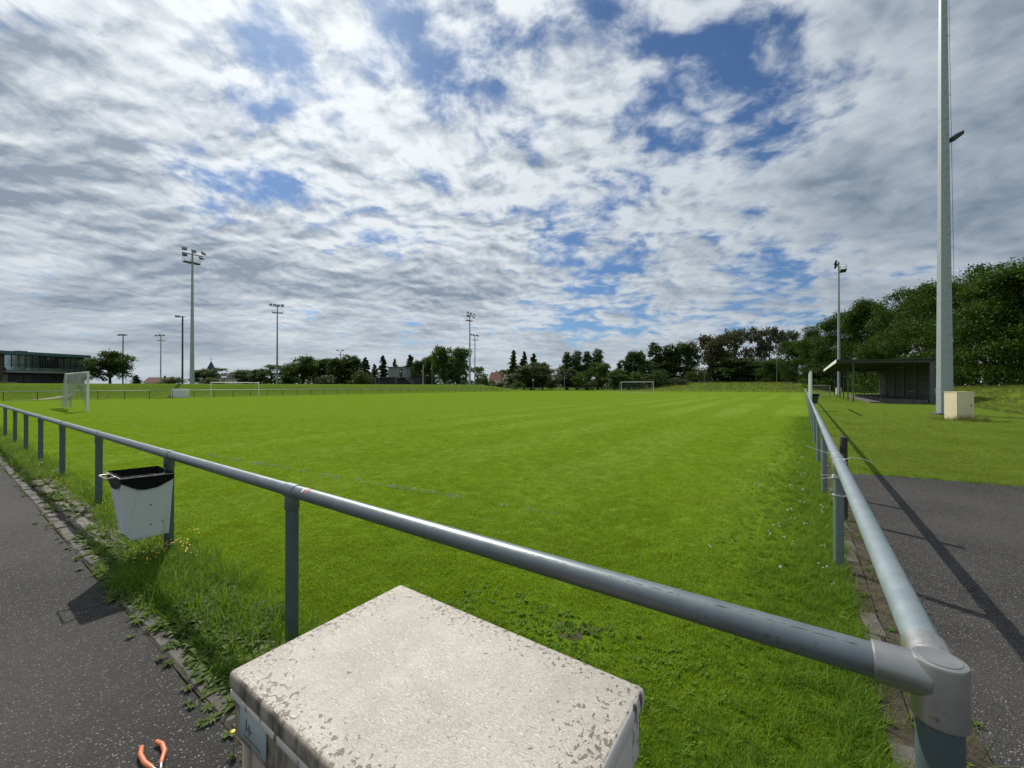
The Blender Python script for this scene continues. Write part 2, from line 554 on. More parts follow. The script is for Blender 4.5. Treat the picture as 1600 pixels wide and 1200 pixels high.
M['steel_bright'] = plain('plier_steel', (.45, .45, .46), .35, metal=.9, var=.15)
M['sand'] = plain('trodden_path', (.22, .21, .12), .95, var=.2, scale=2)
M['chalk'] = plain('faded_line_paint', (.48, .52, .38), .9, var=.25, scale=18)
M['bark'] = plain('bark', (.055, .043, .032), .9, var=.3, scale=5, bump=.5, bscale=12)
M['flower_yellow'] = plain('yellow_petals', (.75, .48, .02), .6, var=.2)
M['flower_white'] = plain('clover_head', (.62, .60, .52), .7, var=.15)
M['rust'] = plain('rust_spot', (.20, .09, .04), .8, var=.3, scale=60)
M['sticker_red'] = plain('red_sticker', (.45, .16, .13), .5)
M['sticker_white'] = plain('white_sticker', (.65, .65, .65), .5)
M['grass'] = leafy('mown_blades', (0.0927, 0.1707, 0.0054), (0.2656, 0.3944, 0.0184), trans=.48, stripes=True, use_random='object', patch=.5)
M['grass_lawn'] = leafy('lawn_blades', (0.0870, 0.1452, 0.0147), (0.2480, 0.3266, 0.0554), trans=.44, use_random='object', patch=.5)
M['clover'] = leafy('clover_leaves', (.066, .150, .010), (.170, .300, .024), trans=.42, use_random='object', patch=1.5)
M['grass_long'] = leafy('long_blades', (0.0609, 0.1418, 0.0105), (0.1733, 0.2888, 0.0315), trans=.44, use_random='object', patch=1.2)
M['grass_dry'] = leafy('dry_blades', (.070, .115, .020), (.185, .195, .055), trans=.35, use_random='object', patch=.6)
M['weed'] = leafy('weed_leaves', (.040, .080, .012), (.150, .205, .045), trans=.33, use_random='object', patch=1.0)
M['leaf_dark'] = leafy('leaf_dark', (0.0243, 0.0486, 0.0135), (0.0783, 0.1242, 0.0297), trans=.28)
M['leaf_mid'] = leafy('leaf_mid', (0.0286, 0.0598, 0.0130), (0.0975, 0.1534, 0.0312), trans=.30)
M['leaf_olive'] = leafy('leaf_olive', (.030, .042, .012), (.085, .105, .030), trans=.25)
M['leaf_conifer'] = leafy('leaf_conifer', (0.0216, 0.0446, 0.0189), (0.0675, 0.1053, 0.0378), trans=.22)
M['leaf_grey'] = leafy('leaf_grey', (0.0345, 0.0460, 0.0299), (0.1092, 0.1242, 0.0851), trans=.2)
M['leaf_hedge'] = leafy('leaf_hedge', (0.0112, 0.0317, 0.0041), (0.0594, 0.1107, 0.0103), trans=.30, patch=.45)
M['leaf_brown'] = leafy('leaf_brown', (.036, .042, .018), (.095, .095, .042), trans=.2)

# ------------------------------------------------------------------ the setting
def grid_mesh(name, us, vs, zf, m, z_off=0.0):
    U, V = np.meshgrid(np.array(us, float), np.array(vs, float), indexing='ij')
    X = C0.x + RD.x * U + LD.x * V; Y = C0.y + RD.y * U + LD.y * V
    Z = zf(U, V) + z_off
    nu, nv = U.shape
    co = np.stack([X, Y, Z], -1).reshape(-1, 3)
    i = np.arange(nu * nv).reshape(nu, nv)
    q = np.stack([i[:-1, :-1], i[1:, :-1], i[1:, 1:], i[:-1, 1:]], -1).reshape(-1, 4)
    me = bpy.data.meshes.new(name)
    me.from_pydata(co.tolist(), [], q.tolist())
    me.polygons.foreach_set('use_smooth', [True] * len(me.polygons))
    me.update()
    o = link(name, me, m)
    return tag(o, kind='structure')


us = [-2600, -900, -300, -100, -40] + list(range(-20, 100, 4)) + list(range(100, 176, 3)) + [180, 200, 240, 320, 500, 900, 1600, 2800]
vs = [-2600, -900, -300, -120, -60, -40, -30, -24] + [-20 + .8 * k for k in range(16)] + list(range(-7, 67, 4)) + [67, 68.5] + [69.5 + .75 * k for k in range(12)] + [80, 90, 120, 200, 400, 900, 2800]
ground = grid_mesh('ground', us, vs, ground_z, M['meadow'])
pitch = grid_mesh('football_pitch', list(np.linspace(0, 112, 57)), list(np.linspace(0, 66.6, 34)), lambda u, v: u * 0, M['pitch'], 0.006)

# L-shaped asphalt path that runs round the corner of the pitch
mb = MB()
rng = random.Random(4)


def wob(k, a=.03):
    return (rng.random() - .5) * 2 * a


inner = [P(-.50 + wob(0, .015), 60 - k * .5, .010) for k in range(0, 121)]                      # along the left kerb
inner += [P(.35 * k, -.42 + wob(0, .03), .010) for k in range(0, 24)]
edge = [P(8.35 + .17 * k / 1.0 * .3 + wob(0, .05), -.42 - k * .3, .010) for k in range(0, 32)]
outer = [P(8.8, -14, .010), P(-7, -14, .010), P(-7, 60, .010)]
ring = inner + edge + outer
mb.add(ring, [tuple(range(len(ring)))])
path = mb.build('asphalt_path', M['asphalt'])
bm = bmesh.new(); bm.from_mesh(path.data)
bmesh.ops.triangulate(bm, faces=bm.faces[:]); bm.to_mesh(path.data); bm.free()
tag(path, kind='structure')

# soil strips beside the path
mb = MB()
mb.hexa([P(-.385, .2, -.05), P(-.02, .2, -.05), P(-.02, 45, -.05), P(-.385, 45, -.05), P(-.385, .2, .010), P(-.02, .2, .010), P(-.02, 45, .010), P(-.385, 45, .010)])
tag(mb.build('soil_strip', M['soil']), kind='structure')
mb = MB()
npts = 28
a = [P(.3 * k - .2, -.17, .012) for k in range(npts)]; b = [P(.3 * k - .2, -.43 + wob(0, .05), .014) for k in range(npts)]
mb.add(a + b, [(k, k + 1, npts + k + 1, npts + k) for k in range(npts - 1)])
tag(mb.build('bare_earth_strip', M['soil']), kind='structure')

mb = MB()
pc_ = Vector((.42, 2.66, .0075)); rim = []
for k in range(22):
    a_ = 2 * math.pi * k / 22; r_ = .09 * (1 + .35 * math.sin(3 * a_ + 1) + .2 * math.sin(7 * a_))
    rim.append(pc_ + Vector((math.cos(a_) * r_ * 1.7, math.sin(a_) * r_ * .9, 0)))
mb.add(rim, [tuple(range(22))])
tag(mb.build('bare_patch', M['soil']), kind='structure')

# kerbs: a bed with separate stones on it
bed = MB().hexa([P(-.50, .2, -.08), P(-.385, .2, -.08), P(-.385, 46, -.08), P(-.50, 46, -.08), P(-.50, .2, .013), P(-.385, .2, .013), P(-.385, 46, .013), P(-.50, 46, .013)])
kerb = tag(bed.build('kerb', M['soil']), kind='structure')


def stone_mesh(name, lx, ly, lz, bev, seed, m):
    bm = bmesh.new()
    bmesh.ops.create_cube(bm, size=1.0)
    for v in bm.verts: v.co = Vector((v.co.x * lx, v.co.y * ly, (v.co.z - .5) * lz))
    bmesh.ops.bevel(bm, geom=[e for e in bm.edges if all(v.co.z > -.01 for v in e.verts)], offset=bev, segments=1, affect='EDGES')
    rs = random.Random(seed)
    for v in bm.verts: v.co += Vector((wob(0, .004), wob(0, .004), wob(0, .003)))
    me = bpy.data.meshes.new(name); bm.to_mesh(me); bm.free(); me.materials.append(m)
    return me


kst = [stone_mesh('kerb_stone', .318, .098, .12, .010, s, M['kerb']) for s in range(4)]
t_ = .5; k = 0
while t_ < 30:
    o = link('kerb_stone', kst[k % 4], None, kerb)
    o.location = P(-.443 + wob(0, .006), t_ + .16, .020 + wob(0, .008))
    o.rotation_euler = (wob(0, .02), wob(0, .02), YAW + wob(0, .025) + (math.pi if k % 3 else 0))
    t_ += .326; k += 1
psl = [stone_mesh('paving_slab', .29, .13, .05, .008, 9 + s, M['paver']) for s in range(4)]
for k in range(26):
    for r_ in range(2):
        if rng.random() < .22: continue
        tt = 5.9 + k * .31 if k < 14 else 10.3 + (k - 14) * .31 + (1.2 if k > 20 else 0)
        o = link('paving_slab', psl[(k + r_) % 4], None, kerb)
        o.location = P(-.30 + r_ * .145 + wob(0, .008), tt, .030 + wob(0, .012))
        o.rotation_euler = (wob(0, .05), wob(0, .05), YAW + wob(0, .07))
bed = MB().hexa([P(.1, -.165, -.08), P(.1, -.065, -.08), P(60, -.065, -.08), P(60, -.165, -.08), P(.1, -.165, .009), P(.1, -.065, .009), P(60, -.065, .009), P(60, -.165, .009)])
kerb2 = tag(bed.build('pitch_edging', M['soil']), kind='structure')
for k in range(34):
    if rng.random() < .55: continue
    o = link('edging_stone', kst[k % 4], None, kerb2)
    o.location = P(.35 + k * .33, -.115 + wob(0, .012), .018 + wob(0, .014))
    o.rotation_euler = (wob(0, .03), wob(0, .03), YAW + math.pi / 2 + wob(0, .14))

# sandy track up the grass bank
mb = MB()
npts = 20
pp = []
for k in range(npts):
    f = k / (npts - 1)
    u0 = 3.5 + f * 5; v0 = 68.5 + f * 3.6
    for dv in (-.22, .22):
        q = P(u0 - dv * .6, v0 + dv, 0); pp.append(Vector((q.x, q.y, gz(q) + .03)))
mb.add(pp, [(2 * k, 2 * k + 1, 2 * k + 3, 2 * k + 2) for k in range(npts - 1)])
tag(mb.build('sandy_track', M['sand']), kind='structure')

# ------------------------------------------------------------------ barrier round the pitch
RAIL_Z = 0.96
RR = 0.039
left_t = [2.855, 5.157, 8.0, 10.69, 13.14, 15.45, 17.7] + [20.3 + 2.6 * k for k in range(18)]
right_u = [3.25 + 3.04 * k for k in range(35)]
barrier = empty('pitch_barrier', C0, 0, 'blue-grey tubular barrier round the near corner of the pitch, with waist-high rail', 'barrier')


def L(u, v, z):
    return RD * u + LD * v + Vector((0, 0, z))


def tube_me(name, pts, rad, m, n=24, smooth=40):
    o = MB().tube(pts, rad, n).build(name, m, None, smooth)
    me = o.data
    bpy.data.objects.remove(o)
    return me


post_me = tube_me('post', [(0, 0, -.25), (0, 0, RAIL_Z - .02)], .0375, M['post'])
post_me2 = tube_me('post', [(0, 0, -.25), (0, 0, RAIL_Z - .02)], .0375, M['post_light'])
sleeve_me = tube_me('collar', [(0, 0, RAIL_Z - .115), (0, 0, RAIL_Z - .112), (0, 0, RAIL_Z - .02)], [.040, .0425, .0425], M['rail'])
sleeve_me2 = tube_me('collar', [(0, 0, RAIL_Z - .115), (0, 0, RAIL_Z - .112), (0, 0, RAIL_Z - .02)], [.040, .0425, .0425], M['fitting'])
coup_me = {}
for key, d, m in (('l', LD, M['rail']), ('r', RD, M['rail_light'])):
    z = Vector((0, 0, RAIL_Z))
    coup_me[key] = tube_me('coupling', [z - d * .062, z - d * .060, z + d * .060, z + d * .062], [.0395, .0432, .0432, .0395], m)
    coup_me[key + 'g'] = tube_me('gasket', [z + d * .0615, z + d * .067], .0405, M['ring'])


def rail(a, b, m):
    d = (b - a).normalized()
    o = MB().tube([a + d * .004, b - d * .004], RR, 28).build('rail', m, barrier, 40)
    return o


prev = L(0, .10, RAIL_Z)
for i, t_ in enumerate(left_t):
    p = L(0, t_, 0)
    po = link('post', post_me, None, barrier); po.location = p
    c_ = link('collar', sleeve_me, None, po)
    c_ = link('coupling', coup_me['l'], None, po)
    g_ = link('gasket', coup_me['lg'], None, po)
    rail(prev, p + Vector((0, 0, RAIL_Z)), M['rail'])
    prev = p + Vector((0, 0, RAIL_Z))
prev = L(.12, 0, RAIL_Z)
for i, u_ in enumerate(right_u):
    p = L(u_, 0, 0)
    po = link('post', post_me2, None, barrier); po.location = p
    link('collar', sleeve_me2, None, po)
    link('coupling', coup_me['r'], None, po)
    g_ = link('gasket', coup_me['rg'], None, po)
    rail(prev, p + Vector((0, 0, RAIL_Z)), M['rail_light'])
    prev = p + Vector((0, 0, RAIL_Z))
# corner post with its cast three-way fitting
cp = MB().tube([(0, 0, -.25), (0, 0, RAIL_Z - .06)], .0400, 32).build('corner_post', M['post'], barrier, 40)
fit = MB().tube([(0, 0, RAIL_Z - .092), (0, 0, RAIL_Z - .088), (0, 0, RAIL_Z + .040), (0, 0, RAIL_Z + .0455), (0, 0, RAIL_Z + .047)], [.043, .0475, .0475, .0455, .041], 40)
fit.tube([(0, 0, RAIL_Z + .0472), (0, 0, RAIL_Z + .0485)], .036, 40)
fo = fit.build('corner_fitting', M['fitting'], cp, 35)
MB().tube([L(0, .02, RAIL_Z), L(0, .112, RAIL_Z), L(0, .115, RAIL_Z)], [.0455, .0455, .042], 32).build('rail_socket', M['fitting'], cp, 35)
MB().tube([L(.02, 0, RAIL_Z), L(.135, 0, RAIL_Z), L(.138, 0, RAIL_Z)], [.0455, .0455, .042], 32).build('rail_socket', M['fitting'], cp, 35)
# a peeling red and white sticker on the rail
for (t0, t1, m) in ((2.63, 2.655, 'sticker_red'), (2.672, 2.69, 'sticker_white')):
    vs_ = []; fs_ = []
    side = Vector((0, 0, 1)).cross(LD).normalized()
    for i in range(2):
        for k in range(7):
            a = R(35 + k * 11)
            d_ = Vector((0, 0, 1)) * math.sin(a) - side * math.cos(a) * -1
            vs_.append(L(0, (t0, t1)[i], RAIL_Z) + d_ * (RR + .0012))
    fs_ = [(k, k + 1, 8 + k, 7 + k) for k in range(6)]
    MB().add(vs_, fs_).build('sticker', M[m], barrier)

# worn line where the paint has been rubbed off along the top of the front rail
side = Vector((0, 0, 1)).cross(LD).normalized()
t0 = .14
while t0 < 2.4:
    ln = rng.uniform(.006, .05)
    if rng.random() < .8 and t0 < 1.1:
        vs_ = []
        for f in (0, .33, .66, 1):
            for da in (-1, 1):
                a = R(62 + 2.5 * math.sin(t0 * 5) + wob(0, 1.2) + da * rng.uniform(.15, .75) * (1 if .1 < f < .9 else .3))
                vs_.append(L(0, t0 + ln * f, RAIL_Z) + (Vector((0, 0, 1)) * math.sin(a) + side * math.cos(a)) * (RR + .0006))
        MB().add(vs_, [(2 * k, 2 * k + 1, 2 * k + 3, 2 * k + 2) for k in range(3)]).build('worn_mark', M['dark_metal'], barrier)
    t0 += ln + rng.uniform(.0, .012)

# cable ties left on the right-hand barrier
def ring_tie(name, centre, axis, rad, label, tails):
    root = empty(name, C0 + centre, 0, label, 'cable tie')
    pts = []
    ax = Vector(axis).normalized()
    s = ax.cross(Vector((0.3, 0.2, 1)) if abs(ax.z) < .9 else Vector((1, 0, 0))).normalized(); t = ax.cross(s)
    for k in range(25):
        a = 2 * math.pi * k / 24
        pts.append((s * math.cos(a) + t * math.sin(a)) * rad)
    MB().tube(pts, .0028, 6, cap=False).build('loop', M['zip'], root, 60)
    for tl in tails:
        MB().tube([Vector(q) for q in tl], .0023, 6).build('tail', M['zip'], root, 60)
    MB().box((-.006, -.006, -.006), (.006, .006, .006)).build('lock_head', M['zip'], root).location = Vector(tails[0][0])
    return root


pz = L(3.25, 0, 0)
ring_tie('cable_tie', pz + Vector((0, 0, .83)), (0, 0, 1), .044, 'upper white cable tie of the bundle round the first right-hand post', [[(-.044, 0, 0), (-.09, .0, .004), (-.15, .01, .008)]])
ring_tie('cable_tie', pz + Vector((0, 0, .815)), (0, .05, 1), .045, 'lower white cable tie of the bundle round the first right-hand post', [[(-.045, 0, 0), (-.10, -.01, -.003), (-.16, -.02, -.006)]])
ring_tie('cable_tie', pz + Vector((0, 0, .66)), (.05, 0, 1), .043, 'single white cable tie halfway up the first right-hand post', [[(.03, -.03, .0), (-.02, -.05, .004), (-.10, -.03, .012)]])
ring_tie('cable_tie', L(3.10, 0, RAIL_Z), tuple(RD), .044, 'white cable tie with a long curling tail round the right-hand rail', [[(.03, -.01, .035), (.10, 0, .05), (.17, -.02, .045), (.23, -.06, .015)]])
ring_tie('cable_tie', L(3.42, 0, RAIL_Z), tuple(RD), .0445, 'white cable tie whose straight tail points over the pitch from the rail', [[(-.03, .0, .03), (-.12, .05, .06), (-.22, .09, .10)]])

# dark wooden stake behind the right-hand barrier
q = P(4.95, -.14)
st = MB().tube([(0, 0, -.2), (0, 0, .9), (.004, 0, 1.0), (.004, 0, 1.005)], [.040, .038, .036, .030], 14).build('wooden_stake', M['stake'], None, 40)
st.location = q
tag(st, 'short dark round wooden stake standing just outside the right-hand rail', 'stake')

# ------------------------------------------------------------------ weathered service cabinet in front of the lens
cab = empty('service_cabinet', P(-.70, .885, .010), YAW, 'weathered pale glass-fibre service cabinet with lichen-spotted lid inside the foreground corner', 'cabinet')


def bevel_box(name, a, b, off, seg, m, parent, mats=None):
    bm = bmesh.new()
    bmesh.ops.create_cube(bm, size=1.0)
    c_ = (Vector(a) + Vector(b)) / 2; s_ = Vector(b) - Vector(a)
    for v in bm.verts: v.co = Vector((v.co.x * s_.x + c_.x, v.co.y * s_.y + c_.y, v.co.z * s_.z + c_.z))
    bmesh.ops.bevel(bm, geom=bm.edges[:], offset=off, segments=seg, profile=.6, affect='EDGES')
    me = bpy.data.meshes.new(name); bm.to_mesh(me); bm.free()
    me.materials.append(m)
    for mm in (mats or []): me.materials.append(mm)
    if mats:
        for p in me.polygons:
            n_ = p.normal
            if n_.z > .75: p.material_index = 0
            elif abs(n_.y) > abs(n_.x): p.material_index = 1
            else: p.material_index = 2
    me.polygons.foreach_set('use_smooth', [True] * len(me.polygons))
    me.set_sharp_from_angle(angle=R(50))
    return link(name, me, None, parent)


lid = bevel_box('lid', (-.382, -.232, .962), (.365, .232, 1.0), .012, 3, M['cab_top'], cab, [M['cab_side'], M['cab_end']])
skirt = bevel_box('lid_skirt', (-.374, -.224, .862), (.357, .224, .9615), .010, 2, M['cab_side'], cab, [M['cab_side'], M['cab_end']])
bevel_box('body', (-.330, -.200, 0.0), (.330, .196, .8615), .008, 2, M['cab_body'], cab)
for sx in (-1, 1):
    bevel_box('corner_post', (sx * .336 - .012, .188, .03), (sx * .336 + .012, .212, .861), .004, 1, M['cab_body'], cab)
door = bevel_box('door', (-.315, .197, .05), (.315, .207, .84), .004, 1, M['cab_body'], cab)
MB().box((-.05, .207, .45), (-.03, .222, .56)).build('handle', M['dark_metal'], door)
bevel_box('drip_edge', (-.361, .2245, .945), (.361, .229, .9605), .001, 1, M['cab_end'], skirt)
# small enamel plate with faded strokes
pl = bevel_box('name_plate', (.205, .2245, .885), (.318, .2275, .942), .001, 1, M['plate'], skirt)
MB().box((.285, .2277, .905), (.289, .2283, .930)).box((.272, .2277, .902), (.276, .2283, .924)).box((.262, .2277, .912), (.285, .2283, .915)).box((.225, .2277, .893), (.300, .2283, .8955)).build('faded_lettering', M['plate_ink'], pl)
# ------------------------------------------------------------------ litter bins
def make_bin(name, loc, rz, label, body_m, tilt=0.0):
    root = empty(name, loc, rz, label, 'litter bin')
    root.rotation_euler = (tilt, 0, rz)
    # local x along the barrier, y away from it; hung between z .30 and .86
    def ringp(z, hx, y0, y1, r_=.015):
        return [Vector((-hx, y0, z)), Vector((hx, y0, z)), Vector((hx, y1, z)), Vector((-hx, y1, z))]
    zs = [(.31, .165, .05, .30), (.33, .17, .05, .315), (.86, .225, .05, .40)]
    vs_ = []; fs_ = []
    for z, hx, y0, y1 in zs: vs_ += ringp(z, hx, y0, y1)
    for i in range(2):
        for k in range(4):
            k2 = (k + 1) % 4
            fs_.append((i * 4 + k, i * 4 + k2, i * 4 + 4 + k2, i * 4 + 4 + k))
    fs_.append((3, 2, 1, 0))
    me_o = MB().add(vs_, fs_).build('body', body_m, root)
    md = me_o.modifiers.new('wall', 'SOLIDIFY'); md.thickness = .004; md.offset = 1
    bv = me_o.modifiers.new('edge', 'BEVEL'); bv.width = .012; bv.segments = 2; bv.limit_method = 'ANGLE'
    # liner: lies inside, folds over the rim and sags outside in an arc
    vs_ = []; fs_ = []
    n_side = 9
    loop = []
    hx, y0, y1 = .225, .05, .40
    cor = [(-hx, y0), (hx, y0), (hx, y1), (-hx, y1)]
    for k in range(4):
        a = cor[k]; b_ = cor[(k + 1) % 4]
        for j in range(n_side):
            f = j / n_side
            loop.append((a[0] + (b_[0] - a[0]) * f, a[1] + (b_[1] - a[1]) * f, math.sin(math.pi * f)))
    cx, cy = 0, (y0 + y1) / 2
    n_ = len(loop)
    rs = random.Random(3)
    rows = []
    for kind_ in range(5):
        row = []
        for (x, y, s) in loop:
            j = rs.random() * .004
            if kind_ == 0: f, z = .50, .50
            elif kind_ == 1: f, z = .965, .84
            elif kind_ == 2: f, z = .99, .875 + j
            elif kind_ == 3: f, z = 1.035, .868 + j
            else: f, z = 1.03 - .015 * s, .815 - .075 * s + j * 2
            row.append(Vector((cx + (x - cx) * f, cy + (y - cy) * f, z)))
        rows += row
    for i in range(4):
        for k in range(n_):
            k2 = (k + 1) % n_
            fs_.append((i * n_ + k, i * n_ + k2, (i + 1) * n_ + k2, (i + 1) * n_ + k))
    fs_.append(tuple(range(n_)))
    MB().add(rows, fs_).build('bin_liner', M['bag'], root, 50)
    # galvanised hoop that clamps the liner
    hoop = [Vector((cx + x * 1.055, cy + (y - cy) * 1.05, .862)) for x, y, s in loop]
    MB().tube(hoop + [hoop[0]], .0045, 6, cap=False).build('hoop', M['fitting'], root, 60)
    MB().tube([(.10, .41, .862), (.12, .475, .855), (-.12, .475, .855), (-.10, .41, .862)], .008, 8).build('handle', M['fitting'], root, 60)
    MB().box((-.03, .032, .40), (.03, .052, .80)).build('bracket', M['fitting'], root)
    for bx, bz in ((.02, .42), (-.06, .43), (.03, .60)):
        hx_ = .17 + (bz - .33) / .53 * .055
        MB().tube([(-hx_ + .002, .16 + bx, bz), (-hx_ - .006, .16 + bx, bz)], .006, 7).build('rivet', M['dark_metal'], root)
    return root


make_bin('litter_bin', P(-.01, 5.157, -.045), YAW, 'white enamelled litter bin with black bag hung on the left-hand barrier', M['bin'], R(2))
bn = make_bin('litter_bin', P(31.2, -.05, .12), YAW + math.pi / 2, 'black litter bin far along the right-hand barrier beside the edge-on goal', M['bin_dark'])
bn.scale = (1.25, 1.25, 1.1)
for ch in bn.children:
    if ch.name.startswith(('hoop', 'handle')):
        ch.data.materials.clear(); ch.data.materials.append(M['bin_dark'])

# ------------------------------------------------------------------ pliers on the asphalt
pl_root = empty('pliers', Vector((-1.452, 1.668, .012)), 0, 'open pliers with orange grips lying on the asphalt at the bottom edge', 'pliers')
o0 = Vector((-1.452, 1.668, 0))
h1 = [Vector((-1.462, 1.672, .012)), Vector((-1.505, 1.690, .013)), Vector((-1.555, 1.712, .014)), Vector((-1.605, 1.748, .014)), Vector((-1.634, 1.785, .014))]
h2 = [Vector((-1.458, 1.680, .012)), Vector((-1.488, 1.718, .013)), Vector((-1.515, 1.765, .014)), Vector((-1.556, 1.800, .014)), Vector((-1.592, 1.812, .014))]
for hh in (h1, h2):
    a = [p - o0 for p in hh]
    g = MB().tube([a[1] * .75 + a[0] * .25, a[1], a[2], a[3], a[4], a[4] + (a[4] - a[3]).normalized() * .006], [.0075, .0090, .0098, .0092, .0085, .004], 10).build('grip', M['orange'], pl_root, 70)
    MB().tube([a[0] * .2, a[0], a[1]], [.008, .007, .006], 8).build('shank', M['steel_bright'], pl_root, 60)
MB().tube([(0, 0, .004), (0, 0, .020)], .011, 14).build('pivot', M['steel_bright'], pl_root, 40)
for s_ in (-1, 1):
    MB().hexa([(0, s_ * .001, .006), (.012, s_ * .012, .006), (.062, -.030 + s_ * .006, .007), (.058, -.030 + s_ * .001, .007), (0, s_ * .001, .018), (.012, s_ * .012, .018), (.062, -.030 + s_ * .006, .013), (.058, -.030 + s_ * .001, .013)]).build('jaw', M['steel_bright'], pl_root)

# ------------------------------------------------------------------ goals
def net_sheet(pts_fn, nu, nv, wd, m, name, parent):
    """cords of a net hung over a surface pts_fn(a, b), a and b in 0..1"""
    mb = MB()
    for i in range(nu + 1):
        for j in range(nv):
            mb_strip(mb, pts_fn(i / nu, j / nv), pts_fn(i / nu, (j + 1) / nv), wd)
    for j in range(nv + 1):
        for i in range(nu):
            mb_strip(mb, pts_fn(i / nu, j / nv), pts_fn((i + 1) / nu, j / nv), wd)
    me = bpy.data.meshes.new(name); me.from_pydata(mb.v, [], mb.f)
    return link(name, me, m, parent)


def mb_strip(mb, a, b, wd):
    a = Vector(a); b = Vector(b); d = b - a
    if d.length < 1e-4: return
    s = d.cross(Vector((.35, -.8, .45)))
    if s.length < 1e-4: return
    s = s.normalized() * wd / 2
    mb.add([a - s, a + s, b + s, b - s], [(0, 1, 2, 3)])


def goal(loc, rz, wd, ht, label, frame_m, net_m, depth=1.4, net='box', r_=.06, group=None, net_cells=(26, 12)):
    g = empty('football_goal', loc, rz, label, 'goal', group)
    MB().tube([(0, 0, -.1), (0, 0, ht)], r_, 14).build('post', frame_m, g, 40)
    MB().tube([(wd, 0, -.1), (wd, 0, ht)], r_, 14).build('post', frame_m, g, 40)
    MB().tube([(-r_, 0, ht), (wd + r_, 0, ht)], r_, 14).build('crossbar', frame_m, g, 40)
    if net == 'box':
        for x in (0, wd):
            MB().tube([(x, 0, ht), (x, depth * .55, ht), (x, depth, .05), (x, 0, .05)], .022, 8).build('net_stay', frame_m, g, 40)
        MB().tube([(0, depth, .05), (wd, depth, .05)], .022, 8).build('ground_bar', frame_m, g, 40)

        def fn(a, b):
            if b < .3: y = depth * .55 * b / .3; z = ht - .12 * math.sin(a * math.pi) * b / .3
            else:
                k = (b - .3) / .7
                y = depth * (.55 + .45 * k) + .15 * math.sin(k * math.pi); z = ht * (1 - k) * (1 - .05 * math.sin(a * math.pi)) + .03
            return (a * wd, y, z)
        net_sheet(fn, net_cells[0], net_cells[1], .022, net_m, 'net', g)
    elif net == 'hanging':
        # a slack net taken off its ground pegs: gathered at the far post, looped up at the near one
        rs = random.Random(8)
        ph = [rs.random() * 6 for _ in range(4)]

        def fn(a, b):
            if a > .55: drop = 1.0 - .05 * (1 - a)
            else: drop = .28 + .72 * max(0, (a - .12) / .43) ** 1.6 if a > .12 else .28 + .35 * ((.12 - a) / .12)
            z = ht - (ht - .12) * drop * b
            y = .06 + .16 * math.sin(b * 1.5) + .07 * math.sin(a * 24 + ph[0] + b * 2) * b + .06 * math.sin(a * 51 + ph[1]) * b
            x = a * wd + .10 * math.sin(b * 7 + a * 9 + ph[2]) * b
            if a > .55: x += (wd - .35 - x) * .5 * b * (a - .55) / .45 * 0.6
            return (x, y, z)
        net_sheet(fn, 64, 26, .020, net_m, 'net', g)

        def fn2(a, b):
            return (.03 + .05 * math.sin(b * 9), .05 + a * .5 * (1 - b * .3), ht - (ht - .15) * b * (.35 + .65 * (1 - a)))
        net_sheet(fn2, 6, 24, .02, net_m, 'side_net', g)
    elif net == 'slope':
        def fn(a, b):
            k = b
            return (a * wd, -.05 - 1.9 * k ** .8, ht * .62 * (1 - k) ** .6 + .02)
        net_sheet(fn, 40, 14, .02, net_m, 'net', g)
    return g


gp = Vector((-26.5, 25.2, 0))
goal(gp, YAW, 7.32, 2.44, 'white full-size goal with slack grey net at the left end of the pitch', M['white_paint'], M['net'], net='hanging')
gp = at(970.75, 94)
goal(gp, YAW + math.pi, 7.32, 2.44, 'white goal with dark net at the far end of the pitch, mouth facing the camera', M['white_paint'], M['net_dark'], depth=-1.6, net_cells=(20, 9))
goal(P(28.4, -.10), math.atan2(RD.y, RD.x), 7.32, 2.44, 'white goal seen edge-on, standing against the right-hand barrier', M['white_paint'], M['net'], net='none')
goal(P(70, -.55), math.atan2(-LD.y, -LD.x), 2.2, 1.65, 'small training goal with grey net outside the right-hand barrier, beyond the edge-on goal', M['fitting'], M['net'], depth=1.6, r_=.04, net_cells=(12, 10))
goal(at(1237, 101), math.atan2(.51, .86), 5.0, 2.3, 'small pale goal with dark net parked in the far right corner of the pitch', M['fitting'], M['net_dark'], depth=1.5, net_cells=(16, 9))
goal(P(21.3, 68.4, .0), math.atan2(RD.y, RD.x), 6.2, 2.05, 'white goal without net beyond the far barrier under the grass bank', M['white_paint'], M['net'], depth=1.0, net='none')

# ------------------------------------------------------------------ the barriers on the far sides
def far_barrier(pts, label, rail_m, post_m, ht=1.0, r_=.035):
    a = pts[0]
    root = empty('far_barrier', a, 0, label, 'barrier')
    MB().tube([Vector((0, 0, ht)), pts[-1] - a + Vector((0, 0, ht))], r_, 8).build('rail', rail_m, root, 60)
    pm = tube_me('post', [(0, 0, -.2), (0, 0, ht)], r_ * .9, post_m, 6)
    for p in pts:
        o = link('post', pm, None, root); o.location = p - a
    return root


far_barrier([P(.6 + 2.3 * k, 67.3) for k in range(48)], 'long thin barrier on the far touchline at the foot of the grass bank', M['post_light'], M['dark_metal'])
far_barrier([P(112.6, .5 + 2.4 * k) for k in range(28)], 'dark barrier across the far end of the pitch behind the facing goal', M['dark_metal'], M['dark_metal'])

